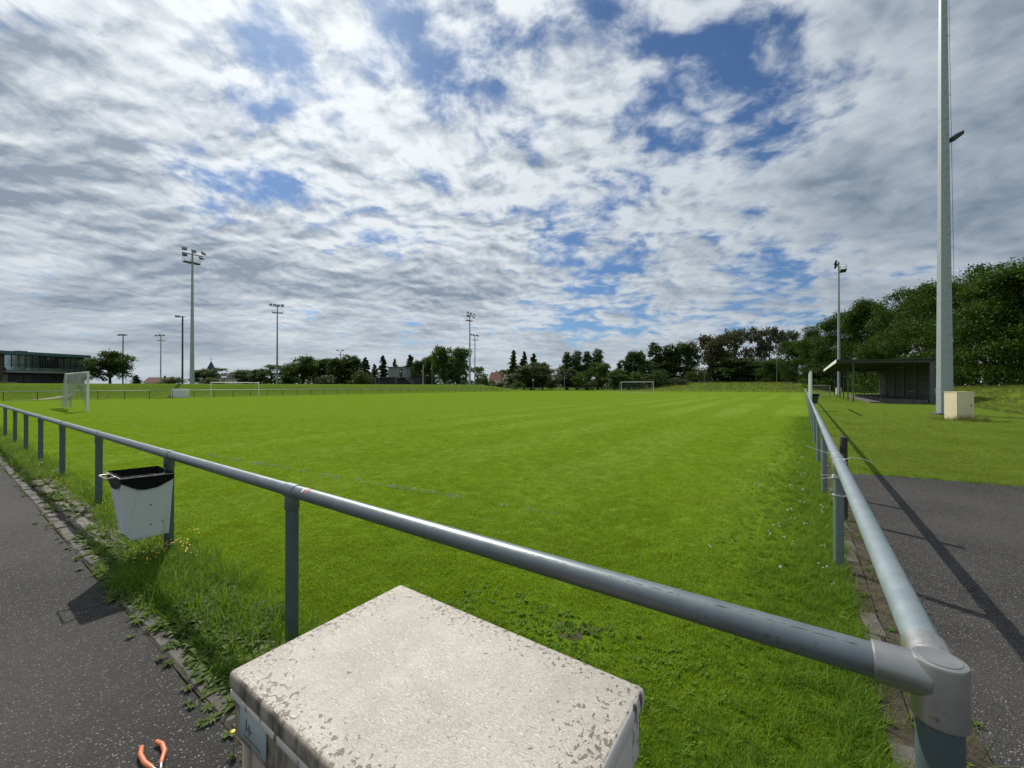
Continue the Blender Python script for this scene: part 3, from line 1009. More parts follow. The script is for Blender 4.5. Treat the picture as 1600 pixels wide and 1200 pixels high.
# ------------------------------------------------------------------ floodlight masts
def lamp_parts(root, x, y, z, tilt, yawd, s=1.0):
    c_ = MB()
    a = .36 * s; b_ = .26 * s; d_ = .14 * s
    c_.hexa([(-a, -d_, -b_), (a, -d_, -b_), (a * .75, d_, -b_ * .7), (-a * .75, d_, -b_ * .7), (-a, -d_, b_), (a, -d_, b_), (a * .75, d_, b_ * .7), (-a * .75, d_, b_ * .7)])
    o = c_.build('lamp', M['lamp'], root)
    o.location = (x, y, z); o.rotation_euler = (R(tilt), 0, R(yawd))
    MB().box((-a * .9, -d_ - .012, -b_ * .9), (a * .9, -d_ - .002, b_ * .9)).build('lens', M['lamp_glass'], o)
    return o


def floodlight(px, Y, H, label, lamps, yaw, r0=.24, r1=.10, platform=1.0, z0=None, mat=None, arm=1.5, s=1.0, steps=False, plat_y=.3):
    p = at(px, Y)
    p.z = gz(p) if z0 is None else z0
    H = z_at(H, Y) - p.z - .45 * s
    root = empty('floodlight_mast', p, R(yaw), label, 'floodlight mast')
    mt = mat or M['mast']
    MB().tube([(0, 0, -.3), (0, 0, H * .5), (0, 0, H)], [r0, (r0 + r1) / 2, r1], 10).build('pole', mt, root, 50)
    if arm:
        MB().beam((-arm * s, -.05, H - .25), (arm * s, -.05, H - .25), .10, .12).build('crossarm', M['dark_metal'], root)
    for (x, z, tl, yd) in lamps:
        lamp_parts(root, x * s, -.42 * s, H - .25 + z * s, tl, yd, s)
    if platform:
        zz_ = H - 1.75 * s; hw = 1.15 * s * platform
        MB().box((-hw, plat_y - .45, zz_), (hw, plat_y + .45, zz_ + .16 * s)).build('platform', M['dark_metal'], root)
        rl = MB()
        for x in (-hw, 0, hw):
            for y in (plat_y - .43, plat_y + .43): rl.tube([(x, y, zz_), (x, y, zz_ + 1.0 * s)], .018, 5)
        for h_ in (.55, 1.0):
            rl.tube([(-hw, plat_y + .43, zz_ + h_ * s), (hw, plat_y + .43, zz_ + h_ * s)], .018, 5)
            for x in (-hw, hw): rl.tube([(x, plat_y - .43, zz_ + h_ * s), (x, plat_y + .43, zz_ + h_ * s)], .018, 5)
        rl.build('guard_rail', M['mast_far'], root)
    return root


five = [(-1.25, .55, -25, -12), (-1.2, -.45, -40, -12), (.05, .45, -25, 0), (1.45, .45, -35, 28), (1.15, -.45, -45, 22)]
floodlight(300, 69.7, 391, 'tall grey floodlight mast with five lamps beside the pale cabinet on the far left', five, 55, r0=.34, r1=.13)
floodlight(734, 130, 489, 'tallest grey floodlight mast in the middle, before the white boards', five, 55, r0=.36, r1=.15, s=1.15)
floodlight(1311, 75, 406, 'slim grey floodlight mast behind the shelter with lamps pointing left', [(-.9, .35, -25, 0), (-.3, .30, -25, 0), (.4, .30, -25, 0), (.9, -.40, -40, 0), (-.5, -.45, -40, 0)], 235, r0=.27, r1=.13, plat_y=.65)
floodlight(433, 123, 475, 'grey floodlight mast with basket and raised lamps in front of the left treeline', [(-1.3, .35, -30, -15), (-.4, .30, -25, 0), (.4, .2, -25, 0), (1.3, .25, -30, 15)], 10, r0=.30, r1=.13, mat=M['mast_far'], s=1.25)
floodlight(285, 120, 491, 'dark brown floodlight pole with lamps on its left side only, behind the tall left mast', [(-1.2, .05, -30, 60), (-.6, .0, -30, 60)], 0, r0=.26, r1=.2, platform=0, mat=M['wood_mast'], arm=1.0, s=1.2)
floodlight(192, 150, 521, 'thin dark floodlight mast with two pairs of lamps left of the white rugby posts', [(-1.1, .1, -30, -20), (-.5, .15, -30, -10), (.5, .15, -30, 10), (1.1, .1, -30, 20)], 0, r0=.22, r1=.16, platform=0, mat=M['wood_mast'], s=1.15)
floodlight(251, 195, 522, 'pale floodlight mast with basket right of the white rugby posts', [(-1.2, .1, -30, -15), (0, .2, -30, 0), (1.2, .1, -30, 15)], 0, r0=.30, r1=.2, mat=M['mast'], s=1.5)
floodlight(742, 200, 522, 'slimmer floodlight mast just right of the tallest middle mast', [(-1.3, .4, -20, -20), (-.5, .2, -30, 0), (.6, .1, -30, 10), (1.1, -.1, -30, 20)], 12, r0=.32, r1=.2, mat=M['mast'], s=1.4)
floodlight(532, 270, 546, 'small distant floodlight mast above the left treeline', [(-1.0, .2, -30, -15), (.9, .2, -30, 15)], 8, r0=.34, r1=.24, platform=.9, mat=M['mast'], s=1.7)

# the near mast on the right, octagonal, with step rungs, cable and a small spotlight
mp = at(1476, 22.4)
big_mast = empty('floodlight_mast', mp, R(20), 'massive pale grey octagonal mast rising out of the frame behind the cream cabinet', 'floodlight mast')
MB().tube([(0, 0, -.3), (0, 0, 16.4)], [.37, .23], 8).build('pole', M['mast'], big_mast)
MB().tube([(0, 0, 16.35), (0, 0, 27.0)], [.238, .15], 8).build('upper_pole', M['mast'], big_mast)
ang = math.atan2(-.50, .86)
ca = R(228)
for k in range(52):
    z = 3.0 + k * .46
    rr_ = .37 - (.37 - .23) * z / 16.4 if z < 16.4 else .238 - .088 * (z - 16.4) / 10.6
    a_ = ca + (.12 if k % 2 else -.12)
    d_ = Vector((math.cos(a_), math.sin(a_), 0))
    MB().tube([d_ * (rr_ - .03) + Vector((0, 0, z)), d_ * (rr_ + .08) + Vector((0, 0, z)), d_ * (rr_ + .085) + Vector((0, 0, z + .04))], .011, 6).build('rung', M['steel'], big_mast)
d2 = Vector((math.cos(R(-62)), math.sin(R(-62)), 0))
MB().tube([d2 * (.435 - .0092 * z) + Vector((0, 0, z)) for z in range(1, 27, 2)], .009, 6).build('cable', M['cable'], big_mast)
for z in (5.2, 10.1, 17.7, 21.0):
    MB().tube([d2 * .1 + Vector((0, 0, z)), d2 * (.44 - .0092 * z) + Vector((0, 0, z))], .014, 6).build('cable_clip', M['steel'], big_mast)
sp_ = MB().hexa([d2 * .30 + Vector((0, -.12, 15.05)), d2 * .30 + Vector((0, .12, 15.05)), d2 * .62 + Vector((0, .16, 15.30)), d2 * .62 + Vector((0, -.16, 15.30)),
                 d2 * .30 + Vector((0, -.12, 15.30)), d2 * .30 + Vector((0, .12, 15.30)), d2 * .62 + Vector((0, .16, 15.50)), d2 * .62 + Vector((0, -.16, 15.50))])
sp_.build('spotlight', M['lamp'], big_mast)
MB().box((.30, -.10, 4.05), (.62, .10, 4.22)).build('junction_box', M['fitting'], big_mast)
MB().tube([(0, 0, 0), (0, 0, .10)], .60, 8).build('base_plate', M['concrete'], big_mast)


def cream_cabinet(loc, rz, w_, d_, h_, label, m):
    c_ = empty('mast_cabinet', loc, rz, label, 'cabinet')
    MB().box((0, 0, 0), (w_, d_, h_)).build('body', m, c_)
    MB().box((-.012, -.012, h_), (w_ + .012, d_ + .012, h_ + .035)).build('lid', m, c_)
    dr = MB().box((.04, -.008, .08), (w_ - .04, -.001, h_ - .06)).build('door', m, c_)
    MB().box((w_ * .8, -.02, h_ * .5), (w_ * .83, -.009, h_ * .6)).build('handle', M['dark_metal'], dr)
    return c_


cream_cabinet(at(1495, 18.7), 0, .80, .55, 1.30, 'cream cabinet at the foot of the big octagonal mast', M['cab_cream'])
cream_cabinet(P(17.3, 70.2, gz(P(17.3, 70.2)) - .05), R(-10), 2.1, .8, 1.15, 'pale grey-white cabinet beside the tall five-lamp mast on the far left', M['board'])
cream_cabinet(at(1309, 73.5), 0, .7, .5, 1.2, 'tiny pale cabinet at the foot of the slim mast behind the shelter', M['board'])

# ------------------------------------------------------------------ spectator shelter on the right
sh = empty('spectator_shelter', P(49.0, -3.6), math.atan2(RD.y, RD.x), 'long dark open-fronted shelter with white roof edge along the right touchline', 'shelter')
NX = 6; DX = 5.85; DEP = -5.3
for k in range(NX):
    MB().box((k * DX - .05, -.05, -.1), (k * DX + .05, .05, 3.80)).build('front_post', M['steel'], sh)
    MB().box((k * DX - .14, DEP - .14, -.1), (k * DX + .14, DEP + .14, 3.72)).build('back_post', M['steel'], sh)
    MB().beam((k * DX, 1.15, 3.93), (k * DX, DEP - .2, 3.78), .12, .22).build('rafter', M['steel'], sh)
roof = MB().hexa([(-.35, 1.25, 4.04), (NX * DX - 5.2, 1.25, 4.04), (NX * DX - 5.2, -5.75, 3.89), (-.35, -5.75, 3.89), (-.35, 1.25, 4.13), (NX * DX - 5.2, 1.25, 4.13), (NX * DX - 5.2, -5.75, 3.98), (-.35, -5.75, 3.98)]).build('roof', M['roof_dark'], sh)
MB().box((-.36, 1.252, 3.84), (NX * DX - 5.19, 1.30, 4.16)).build('fascia', M['fascia'], roof)
MB().box((-.40, -5.75, 3.96), (-.352, 1.25, 4.05)).build('gable_trim', M['roof_dark'], roof)
for k in range(NX - 1):
    mbp = MB()
    x0, x1 = k * DX + .15, (k + 1) * DX - .15
    nr = 16
    for j in range(nr):
        z0_ = .12 + j * .225
        mbp.hexa([(x0, DEP - .02, z0_), (x1, DEP - .02, z0_), (x1, DEP + .06, z0_), (x0, DEP + .06, z0_), (x0, DEP - .02, z0_ + .21), (x1, DEP - .02, z0_ + .21), (x1, DEP + .02, z0_ + .21), (x0, DEP + .02, z0_ + .21)])
    mbp.build('wall_panel', M['panel'], sh)
MB().box((0, DEP + .25, 0), (NX * DX - 5.9, -1.2, .12)).build('step', M['concrete'], sh)
MB().box((0, DEP + .25, .121), (NX * DX - 5.9, -2.4, .34)).build('step', M['concrete'], sh)
MB().beam((0, -2.0, .95), (NX * DX - 6, -2.0, .95), .06, .06).build('lean_rail', M['steel'], sh)
for k in range(10):
    MB().box((k * 3.2 + .3, -2.03, .1), (k * 3.2 + .36, -1.97, .93)).build('rail_post', M['steel'], sh)

# ------------------------------------------------------------------ buildings on the plateau
ex = Vector((.26, .966, 0)); bo = at(8, 109) - ex * 9.0
club = empty('clubhouse', Vector((bo.x, bo.y, 1.85)), math.atan2(ex.y, ex.x), 'modern flat-roofed clubhouse with glazed upper storey and dark base at the left edge', 'building')
LB = 26.0
# local x along the front, +y is into the building
MB().box((0, .5, -.3), (LB, 14, 8.3)).build('wall', M['black_clad'], club)
MB().box((-.6, -1.6, 8.3), (LB + .4, 14.5, 9.15)).build('roof', M['teal'], club)
MB().box((12.2, 2, 9.15), (14.2, 4, 9.55)).build('roof_hatch', M['dark_metal'], club)
MB().box((0, -.2, 0), (8.6, .5, 8.25)).build('end_bay', M['brick'], club)
MB().box((8.3, -.6, 0), (9.2, -.2, 2.8)).build('pier', M['concrete'], club)
MB().box((8.6, -1.3, 3.35), (LB, .5, 3.9)).build('floor_slab', M['grey_clad'], club)
xw = 9.0; k = 0
while xw < LB - .6:
    wdt = 1.35
    fr = MB().box((xw, .30, 4.3), (xw + wdt - .12, .44, 8.15)).build('window', M['glass'] if k not in (5, 6, 7) else M['pane'], club)
    MB().box((xw + wdt - .12, .18, 3.95), (xw + wdt, .5, 8.28)).build('mullion', M['frame'], fr)
    MB().box((xw, .26, 5.5), (xw + wdt - .125, .299, 5.6)).build('transom', M['frame'], fr)
    xw += wdt; k += 1
for k in range(14):
    MB().box((13.4 + k * .52, -1.2, 3.9), (13.5 + k * .52, -1.0, 7.1 + .22 * min(k, 8))).build('fin', M['frame'], club)
for x_ in (11.2, 12.8, 18.9, 22.0, 23.6):
    wn = MB().box((x_, .42, 1.1), (x_ + 1.1, .495, 2.5)).build('window', M['pane'], club)
    MB().box((x_ - .06, .40, 1.02), (x_ + 1.16, .419, 1.1)).build('sill', M['grey_clad'], wn)
MB().box((8.6, -1.35, 3.9), (LB, -1.28, 4.75)).build('balcony_glass', M['glass'], club)

pb_ = at(585, 150); pb_.z = 1.85
box = empty('press_box', pb_, R(-4), 'grey raised cabin on a long black base with an outside stair, middle left', 'building')
MB().box((0.0, 0, 0), (17.8, 6, 2.65)).build('base_wall', M['black_clad'], box)
MB().box((-1.8, -1.5, 2.65), (6.0, 5, 2.85)).build('canopy', M['steel'], box)
MB().box((1.0, -1.4, 0), (1.15, -1.25, 2.65)).build('canopy_post', M['grey_clad'], box)
up = MB().box((5.4, -.4, 2.86), (12.2, 4.6, 6.4)).build('cabin', M['grey_clad'], box)
MB().box((5.1, -.8, 6.4), (12.6, 5, 6.75)).build('roof', M['teal'], box)
for k in range(5):
    MB().box((5.45, -.43, 3.3 + k * .6), (8.3, -.402, 3.34 + k * .6)).build('cladding_joint', M['steel'], up)
dr = MB().box((9.7, -.46, 3.0), (10.7, -.402, 5.9)).build('door', M['black_clad'], box)
MB().box((9.95, -.48, 4.7), (10.35, -.461, 5.3)).build('pane', M['board'], dr)
MB().box((8.6, -1.6, 2.7), (12.4, -.42, 2.85)).build('landing', M['steel'], box)
sts = MB()
for k in range(12):
    sts.box((12.4 + k * .27, -1.5, 2.6 - k * .23), (12.7 + k * .27, -.5, 2.66 - k * .23))
sts.build('stair_treads', M['steel'], box)
for y in (-1.55, -.45):
    MB().beam((12.3, y, 2.7), (15.7, y, -.1), .06, .25).build('stringer', M['grey_clad'], box)
    MB().beam((12.3, y, 3.7), (15.7, y, .9), .06, .07).build('handrail', M['grey_clad'], box)
    MB().beam((8.6, y, 3.8), (12.3, y, 3.8), .06, .07).build('handrail', M['grey_clad'], box)
MB().box((8.6, -1.5, 0), (8.78, -1.35, 2.7)).build('landing_post', M['grey_clad'], box)


def board(px, Y, n, wd, label):
    p = at(px, Y); p.z = gz(p)
    b_ = empty('pitch_side_board', p, R(3), label, 'board')
    for k in range(n):
        pn = MB().box((k * wd + .02, 0, .12), ((k + 1) * wd - .02, .06, 1.25)).build('panel', M['board'], b_)
        if k % 2 == 1:
            for j in range(5):
                MB().box((k * wd + .5 + j * .28, -.008, .55), (k * wd + .66 + j * .28, -.001, .80)).build('faded_print', M['steel'], pn)
    for k in range(n + 1):
        MB().box((k * wd - .04, .061, 0), (k * wd + .04, .12, 1.3)).build('post', M['dark_metal'], b_)
    return b_


board(665, 150, 4, 2.6, 'left run of low white boards on the bank, partly behind trees')
board(713, 142, 4, 2.5, 'right run of low white boards behind the two middle masts')


def house(px, Y, wd, dp, hw, hr, label, wall_m, roof_m, rz=0, z0=1.85, nwin=3):
    p = at(px, Y); p.z = z0
    h = empty('house', p, R(rz), label, 'house')
    MB().box((0, 0, -1), (wd, dp, hw)).build('wall', wall_m, h)
    e = .4
    rf = MB().add([(-e, -e, hw), (wd + e, -e, hw), (wd + e, dp + e, hw), (-e, dp + e, hw), (-e, dp / 2, hw + hr), (wd + e, dp / 2, hw + hr)],
                  [(0, 1, 5, 4), (2, 3, 4, 5), (0, 4, 3), (1, 2, 5), (0, 3, 2, 1)]).build('roof', roof_m, h)
    MB().box((wd * .7, dp * .45, hw + hr * .5), (wd * .7 + .7, dp * .45 + .7, hw + hr + .9)).build('chimney', M['brick'], rf)
    for k in range(nwin):
        x = wd * (k + .5) / nwin
        wn = MB().box((x - .5, -.03, hw * .35), (x + .5, -.002, hw * .75)).build('window', M['pane'], h)
        MB().box((x - .6, -.08, hw * .31), (x + .6, -.031, hw * .345)).build('sill', M['house_white'], wn)
    return h


house(352, 230, 8.5, 9, 3.0, 4.6, 'house with dark tiled roof among the trees right of the spire', M['house_white'], M['tile_dark'], 0)
house(764, 300, 9.0, 10, 5.0, 6.2, 'red-roofed house in the gap between the middle trees', M['house_white'], M['tile_red'], -18, z0=.5)
hg = at(783, 285); hg.z = .5
gab = empty('house', hg, R(-8), 'small white-gabled house beside the red roof', 'house')
MB().box((0, 0, -1), (5.2, 7, 4.5)).build('wall', M['house_white'], gab)
MB().add([(-.3, -.3, 4.5), (5.5, -.3, 4.5), (5.5, 7.3, 4.5), (-.3, 7.3, 4.5), (2.6, -.3, 8.2), (2.6, 7.3, 8.2)], [(0, 4, 5, 3), (1, 2, 5, 4), (2, 3, 5), (0, 3, 2, 1)]).build('roof', M['tile_red'], gab)
MB().add([(-.2, -.31, 4.5), (5.4, -.31, 4.5), (2.6, -.31, 8.0), (-.2, -.25, 4.5), (5.4, -.25, 4.5), (2.6, -.25, 8.0)], [(0, 1, 2), (3, 5, 4), (0, 3, 4, 1), (1, 4, 5, 2), (2, 5, 3, 0)]).build('gable', M['house_white'], gab)
MB().box((2.0, -.36, 5.0), (3.2, -.315, 6.2)).build('window', M['pane'], gab)
house(224, 240, 13, 8, 1.6, 3.2, 'low house with brownish roof showing over the bank near the rugby posts', M['house_white'], M['tile_red'], 0)
cp_ = at(317, 260); cp_.z = 1.85
church = empty('church_tower', cp_, R(12), 'dark pointed spire rising above the trees right of the tall left mast', 'church')
MB().box((0, 0, -1), (6.4, 6.4, 5.0)).build('tower', M['brick'], church)
MB().add([(-.4, -.4, 5), (6.8, -.4, 5), (6.8, 6.8, 5), (-.4, 6.8, 5), (3.2, 3.2, 16.0)], [(0, 1, 4), (1, 2, 4), (2, 3, 4), (3, 0, 4), (3, 2, 1, 0)]).build('spire', M['slate'], church)
MB().tube([(3.2, 3.2, 15.8), (3.2, 3.2, 18.4)], .12, 6).build('finial', M['dark_metal'], church)

# slender poles
def pole(px, Y, top_y, r_, label, m, z0=None, name='pole', cat='pole', head=None):
    p = at(px, Y); p.z = gz(p) if z0 is None else z0
    H = z_at(top_y, Y) - p.z
    root = empty(name, p, 0, label, cat)
    MB().tube([(0, 0, -.2), (0, 0, H)], [r_, r_ * .8], 8).build('shaft', m, root, 50)
    if head == 'lamp':
        MB().hexa([(-.5, -.2, H), (.25, -.2, H), (.25, .2, H), (-.5, .2, H), (-.5, -.15, H + .12), (.25, -.15, H + .2), (.25, .15, H + .2), (-.5, .15, H + .12)]).build('lantern', M['board'], root)
    elif head == 'sign':
        MB().box((-.28, -.1, H - .05), (.28, -.06, H + .55)).build('sign_plate', M['fitting'], root)
    return root


pole(1214, 118, 548, .09, 'street lamp with pale lantern against the right-hand trees', M['mast_far'], name='street_lamp', cat='street lamp', head='lamp')
pole(592, 97, 590, .07, 'short pole with small square sign on the bank left of the press box', M['steel'], name='sign_post', cat='sign', head='sign')
pole(661, 135, 569, .08, 'left white net pole standing right of the press box', M['white_paint'], name='net_pole')
pole(675, 160, 568, .09, 'right grey net pole in front of the big middle trees', M['mast'], name='net_pole')
pole(833, 118, 595, .07, 'small sign post before the bushes left of the facing goal', M['mast_far'], name='sign_post', cat='sign', head='sign')
pole(882, 122, 580, .08, 'thin grey pole before the bushes, nearer the facing goal', M['mast_far'])
pole(721.5, 112, 590, .06, 'short sign post just left of the tallest middle mast', M['mast_far'], name='sign_post', cat='sign', head='sign')
pole(1100.5, 116, 583, .06, 'thin dark pole on the end mound below the brownish tree', M['mast_far'])

rp = at(197, 140); rp.z = 1.85
rug = empty('rugby_posts', rp, 0, 'tall white rugby posts on the plateau right of the round tree', 'rugby posts')
MB().tube([(0, 0, -.2), (0, 0, 9.0)], .09, 8).build('upright', M['white_paint'], rug, 50)
MB().tube([(2.1, 0, -.2), (2.1, 0, 9.6)], .09, 8).build('upright', M['white_paint'], rug, 50)
MB().tube([(0, 0, 1.6), (2.1, 0, 1.6)], .08, 8).build('crossbar', M['white_paint'], rug, 50)

# ------------------------------------------------------------------ trees
def fast_mesh(name, co, nv_per_face, nfaces, m):
    me = bpy.data.meshes.new(name)
    me.vertices.add(len(co)); me.vertices.foreach_set('co', co.astype(np.float32).ravel())
    me.loops.add(nfaces * nv_per_face); me.loops.foreach_set('vertex_index', np.arange(nfaces * nv_per_face, dtype=np.int32))
    me.polygons.add(nfaces)
    me.polygons.foreach_set('loop_start', np.arange(0, nfaces * nv_per_face, nv_per_face, dtype=np.int32))
    me.polygons.foreach_set('loop_total', np.full(nfaces, nv_per_face, dtype=np.int32))
    me.update(calc_edges=True)
    if m is not None: me.materials.append(m)
    return me


def leaf_mesh(name, c, nrm, size, m, rs, elong=1.5):
    """one small pointed leaf spray (a bent four-cornered face) per point"""
    n = len(c)
    rnd = rs.normal(size=(n, 3))
    nrm = nrm / (np.linalg.norm(nrm, axis=1, keepdims=True) + 1e-6)
    nn = nrm + rnd * .75
    nn /= np.linalg.norm(nn, axis=1, keepdims=True) + 1e-6
    a = np.cross(nn, rs.normal(size=(n, 3))); a /= np.linalg.norm(a, axis=1, keepdims=True) + 1e-6
    b = np.cross(nn, a)
    s = size[:, None]
    co = np.stack([c + a * s * elong * .5, c + b * s * .42 + nn * s * .12, c - a * s * elong * .5, c - b * s * .42 + nn * s * .12], 1).reshape(-1, 3)
    return fast_mesh(name, co, 4, n, m)


def crown_points(kind, rs, n, H, Wd):
    """points through the crown, gathered in clumps on a set of uneven boughs"""
    lobes = []
    if kind in ('round', 'airy'):
        for k in range(27):
            zf = rs.uniform(.16, .84); env = math.sqrt(max(.12, 1 - ((zf - .46) / .47) ** 2))
            th = rs.uniform(0, 2 * math.pi); r_ = Wd * .5 * env * math.sqrt(rs.uniform(.02, .62))
            lobes.append((r_ * math.cos(th), r_ * math.sin(th), zf * H, Wd * rs.uniform(.13, .21), H * rs.uniform(.09, .14)))
    elif kind == 'tall':
        for k in range(15):
            z = H * (.08 + .84 * k / 14); th = rs.uniform(0, 6.28); w_ = Wd * (.34 - .22 * abs(k / 14 - .42))
            r_ = Wd * .5 * rs.uniform(.1, .5) * (1 - .6 * (k / 14) ** 2)
            lobes.append((r_ * math.cos(th), r_ * math.sin(th), z, w_ * rs.uniform(.7, 1.1), H * rs.uniform(.06, .11)))
    elif kind == 'hedge':
        for k in range(34):
            z = H * rs.uniform(.07, .88); th = rs.uniform(0, 6.28)
            env = math.sqrt(max(.05, 1 - (max(0, z / H - .35) / .65) ** 2))
            r_ = Wd * .5 * rs.uniform(.25, .82) * env
            lobes.append((r_ * math.cos(th), r_ * math.sin(th), z, Wd * rs.uniform(.12, .22), H * rs.uniform(.06, .11)))
        for k in range(6):
            lobes.append((Wd * rs.uniform(-.25, .25), Wd * rs.uniform(-.25, .25), H * rs.uniform(.80, .93), Wd * rs.uniform(.10, .16), H * rs.uniform(.05, .08)))
    elif kind == 'bush':
        for k in range(12):
            th = rs.uniform(0, 6.28); r_ = Wd * .5 * rs.uniform(.05, .72)
            lobes.append((r_ * math.cos(th), r_ * math.sin(th), H * rs.uniform(.2, .72) * (1 - .35 * r_ / (Wd * .5)), Wd * rs.uniform(.13, .24), H * rs.uniform(.14, .26)))
    if kind == 'conifer':
        c = []; nr = []
        nb = 120
        for k in range(nb):
            f = k / nb
            z = H * (.08 + .90 * f); ln = Wd * .5 * (1 - f) ** .75 * rs.uniform(.45, 1.15) + .12
            th = rs.uniform(0, 6.28); m_ = max(6, int(n / nb * (1.6 - 1.2 * f)))
            t = rs.uniform(.08, 1, m_) ** .7
            sp = .10 * Wd * (1 - f) + .10
            x = math.cos(th) * ln * t; y = math.sin(th) * ln * t
            p = np.stack([x, y, z - (.30 * ln) * t ** 1.6 + .12 * ln * t], 1) + rs.normal(size=(m_, 3)) * sp * np.array([.5, .5, .28])
            c.append(p); nr.append(np.tile([math.cos(th) * .3, math.sin(th) * .3, 1.0], (m_, 1)))
        return np.concatenate(c), np.concatenate(nr)
    lob = np.array(lobes)
    vol = lob[:, 3] ** 2; pick = rs.choice(len(lob), size=n, p=vol / vol.sum())
    ncl = max(20, n // 34)
    clp = rs.choice(len(lob), size=ncl, p=vol / vol.sum())
    d = rs.normal(size=(ncl, 3)); d /= np.linalg.norm(d, axis=1, keepdims=True)
    d[:, 2] = np.where(rs.uniform(size=ncl) < .75, np.abs(d[:, 2]) * .9, d[:, 2])
    rad = np.stack([lob[clp, 3], lob[clp, 3], lob[clp, 4]], 1)
    cc = lob[clp, :3] + d * rad * rs.uniform(.70, 1.08, (ncl, 1))
    which = rs.integers(0, ncl, n)
    sig = .15 if kind != 'airy' else .12
    c = cc[which] + rs.normal(size=(n, 3)) * (rad[which].mean(1, keepdims=True) * sig * np.array([1.25, 1.25, .75])) * 1.6
    inner = rs.uniform(size=n) < (.16 if kind != 'airy' else .05)
    dd = rs.normal(size=(n, 3)); dd /= np.linalg.norm(dd, axis=1, keepdims=True)
    ci = lob[pick, :3] + dd * np.stack([lob[pick, 3], lob[pick, 3], lob[pick, 4]], 1) * .75
    c[inner] = ci[inner]
    nr = d[which] * np.array([1, 1, .8]) + np.array([0, 0, .55])
    if kind == 'bush' or kind == 'hedge': c[:, 2] = np.abs(c[:, 2] - .05) + .05
    return c, nr


def trunk_mesh(kind, rs, H, Wd):
    mb = MB()
    top = .92 if kind in ('conifer', 'tall') else .62
    r0 = .032 * H if kind != 'conifer' else .02 * H
    if kind == 'bush': r0 = .03 * H; top = .5
    bend = [Vector((rs.normal() * .015 * H * k / 4, rs.normal() * .015 * H * k / 4, H * top * k / 4 - (.25 if k == 0 else 0))) for k in range(5)]
    mb.tube(bend, [r0, r0 * .8, r0 * .65, r0 * .45, r0 * .2], 8)
    if kind != 'conifer':
        for k in range(7):
            th = rs.uniform(0, 6.28); f = rs.uniform(.3, .85)
            b0 = bend[int(f * 4)]
            e = Vector((math.cos(th) * Wd * .33, math.sin(th) * Wd * .33, H * rs.uniform(.12, .28))) + b0
            mb.tube([b0, (b0 + e) / 2 + Vector((0, 0, .03 * H)), e], [r0 * .45, r0 * .3, r0 * .1], 6)
    o = mb.build('trunk', M['bark'], None, 60)
    me = o.data; bpy.data.objects.remove(o)
    return me


PROTO = {}


def proto(kind, i):
    key = (kind, i)
    if key not in PROTO:
        rs = np.random.default_rng(100 + i * 17 + len(kind) * 7)
        H, Wd, n, sz = {'round': (10, 9, 9500, .30), 'airy': (10, 9, 5200, .27), 'tall': (10, 4.5, 6500, .25), 'conifer': (10, 4.4, 7000, .26),
                        'hedge': (12, 10, 42000, .155), 'bush': (3, 4, 3600, .13)}[kind]
        c, nr = crown_points(kind, rs, n, H, Wd)
        # crowns of a unit: scaled afterwards to the real height and width
        zmax = np.percentile(c[:, 2], 99.7); wmax = np.percentile(np.hypot(c[:, 0], c[:, 1]), 98) * 2
        me = leaf_mesh('crown', c, nr, rs.uniform(.65, 1.3, len(c)) * sz, M['leaf_mid'], rs)
        PROTO[key] = (me, trunk_mesh(kind, rs, H, Wd), zmax, wmax)
    return PROTO[key]


NAMES = {'round': 'broadleaf_tree', 'airy': 'broadleaf_tree', 'tall': 'tall_tree', 'conifer': 'conifer_tree', 'hedge': 'hornbeam_tree', 'bush': 'bush'}
tree_i = 0


def tree(px, wpx, top, Y, kind, mat, label, group=None, z0=None):
    global tree_i
    me, tr, zmax, wmax = proto(kind, tree_i % (3 if kind in ('round', 'conifer', 'hedge') else 2))
    tree_i += 1
    p = at(px, Y)
    p.z = (gz(p) if z0 is None else z0) - .05
    H = z_at(top, Y) - p.z; Wd = wpx / FPX * Y * (1.5 if kind == 'conifer' else 1.25 if kind not in ('bush', 'hedge') else 1.05)
    rz = random.Random(tree_i * 13).uniform(0, 6.28)
    root = empty('broadleaf_tree' if mat == 'leaf_dark' and kind == 'hedge' else NAMES[kind], p, rz, label, 'bush' if kind == 'bush' else 'tree', group)
    root.scale = (Wd / wmax, Wd / wmax, H / zmax)
    for nm, m_, ma in (('trunk', tr, M['bark']), ('crown', me, M[mat])):
        o = link(nm, m_, None, root)
        o.material_slots[0].link = 'OBJECT'; o.material_slots[0].material = ma
    return root


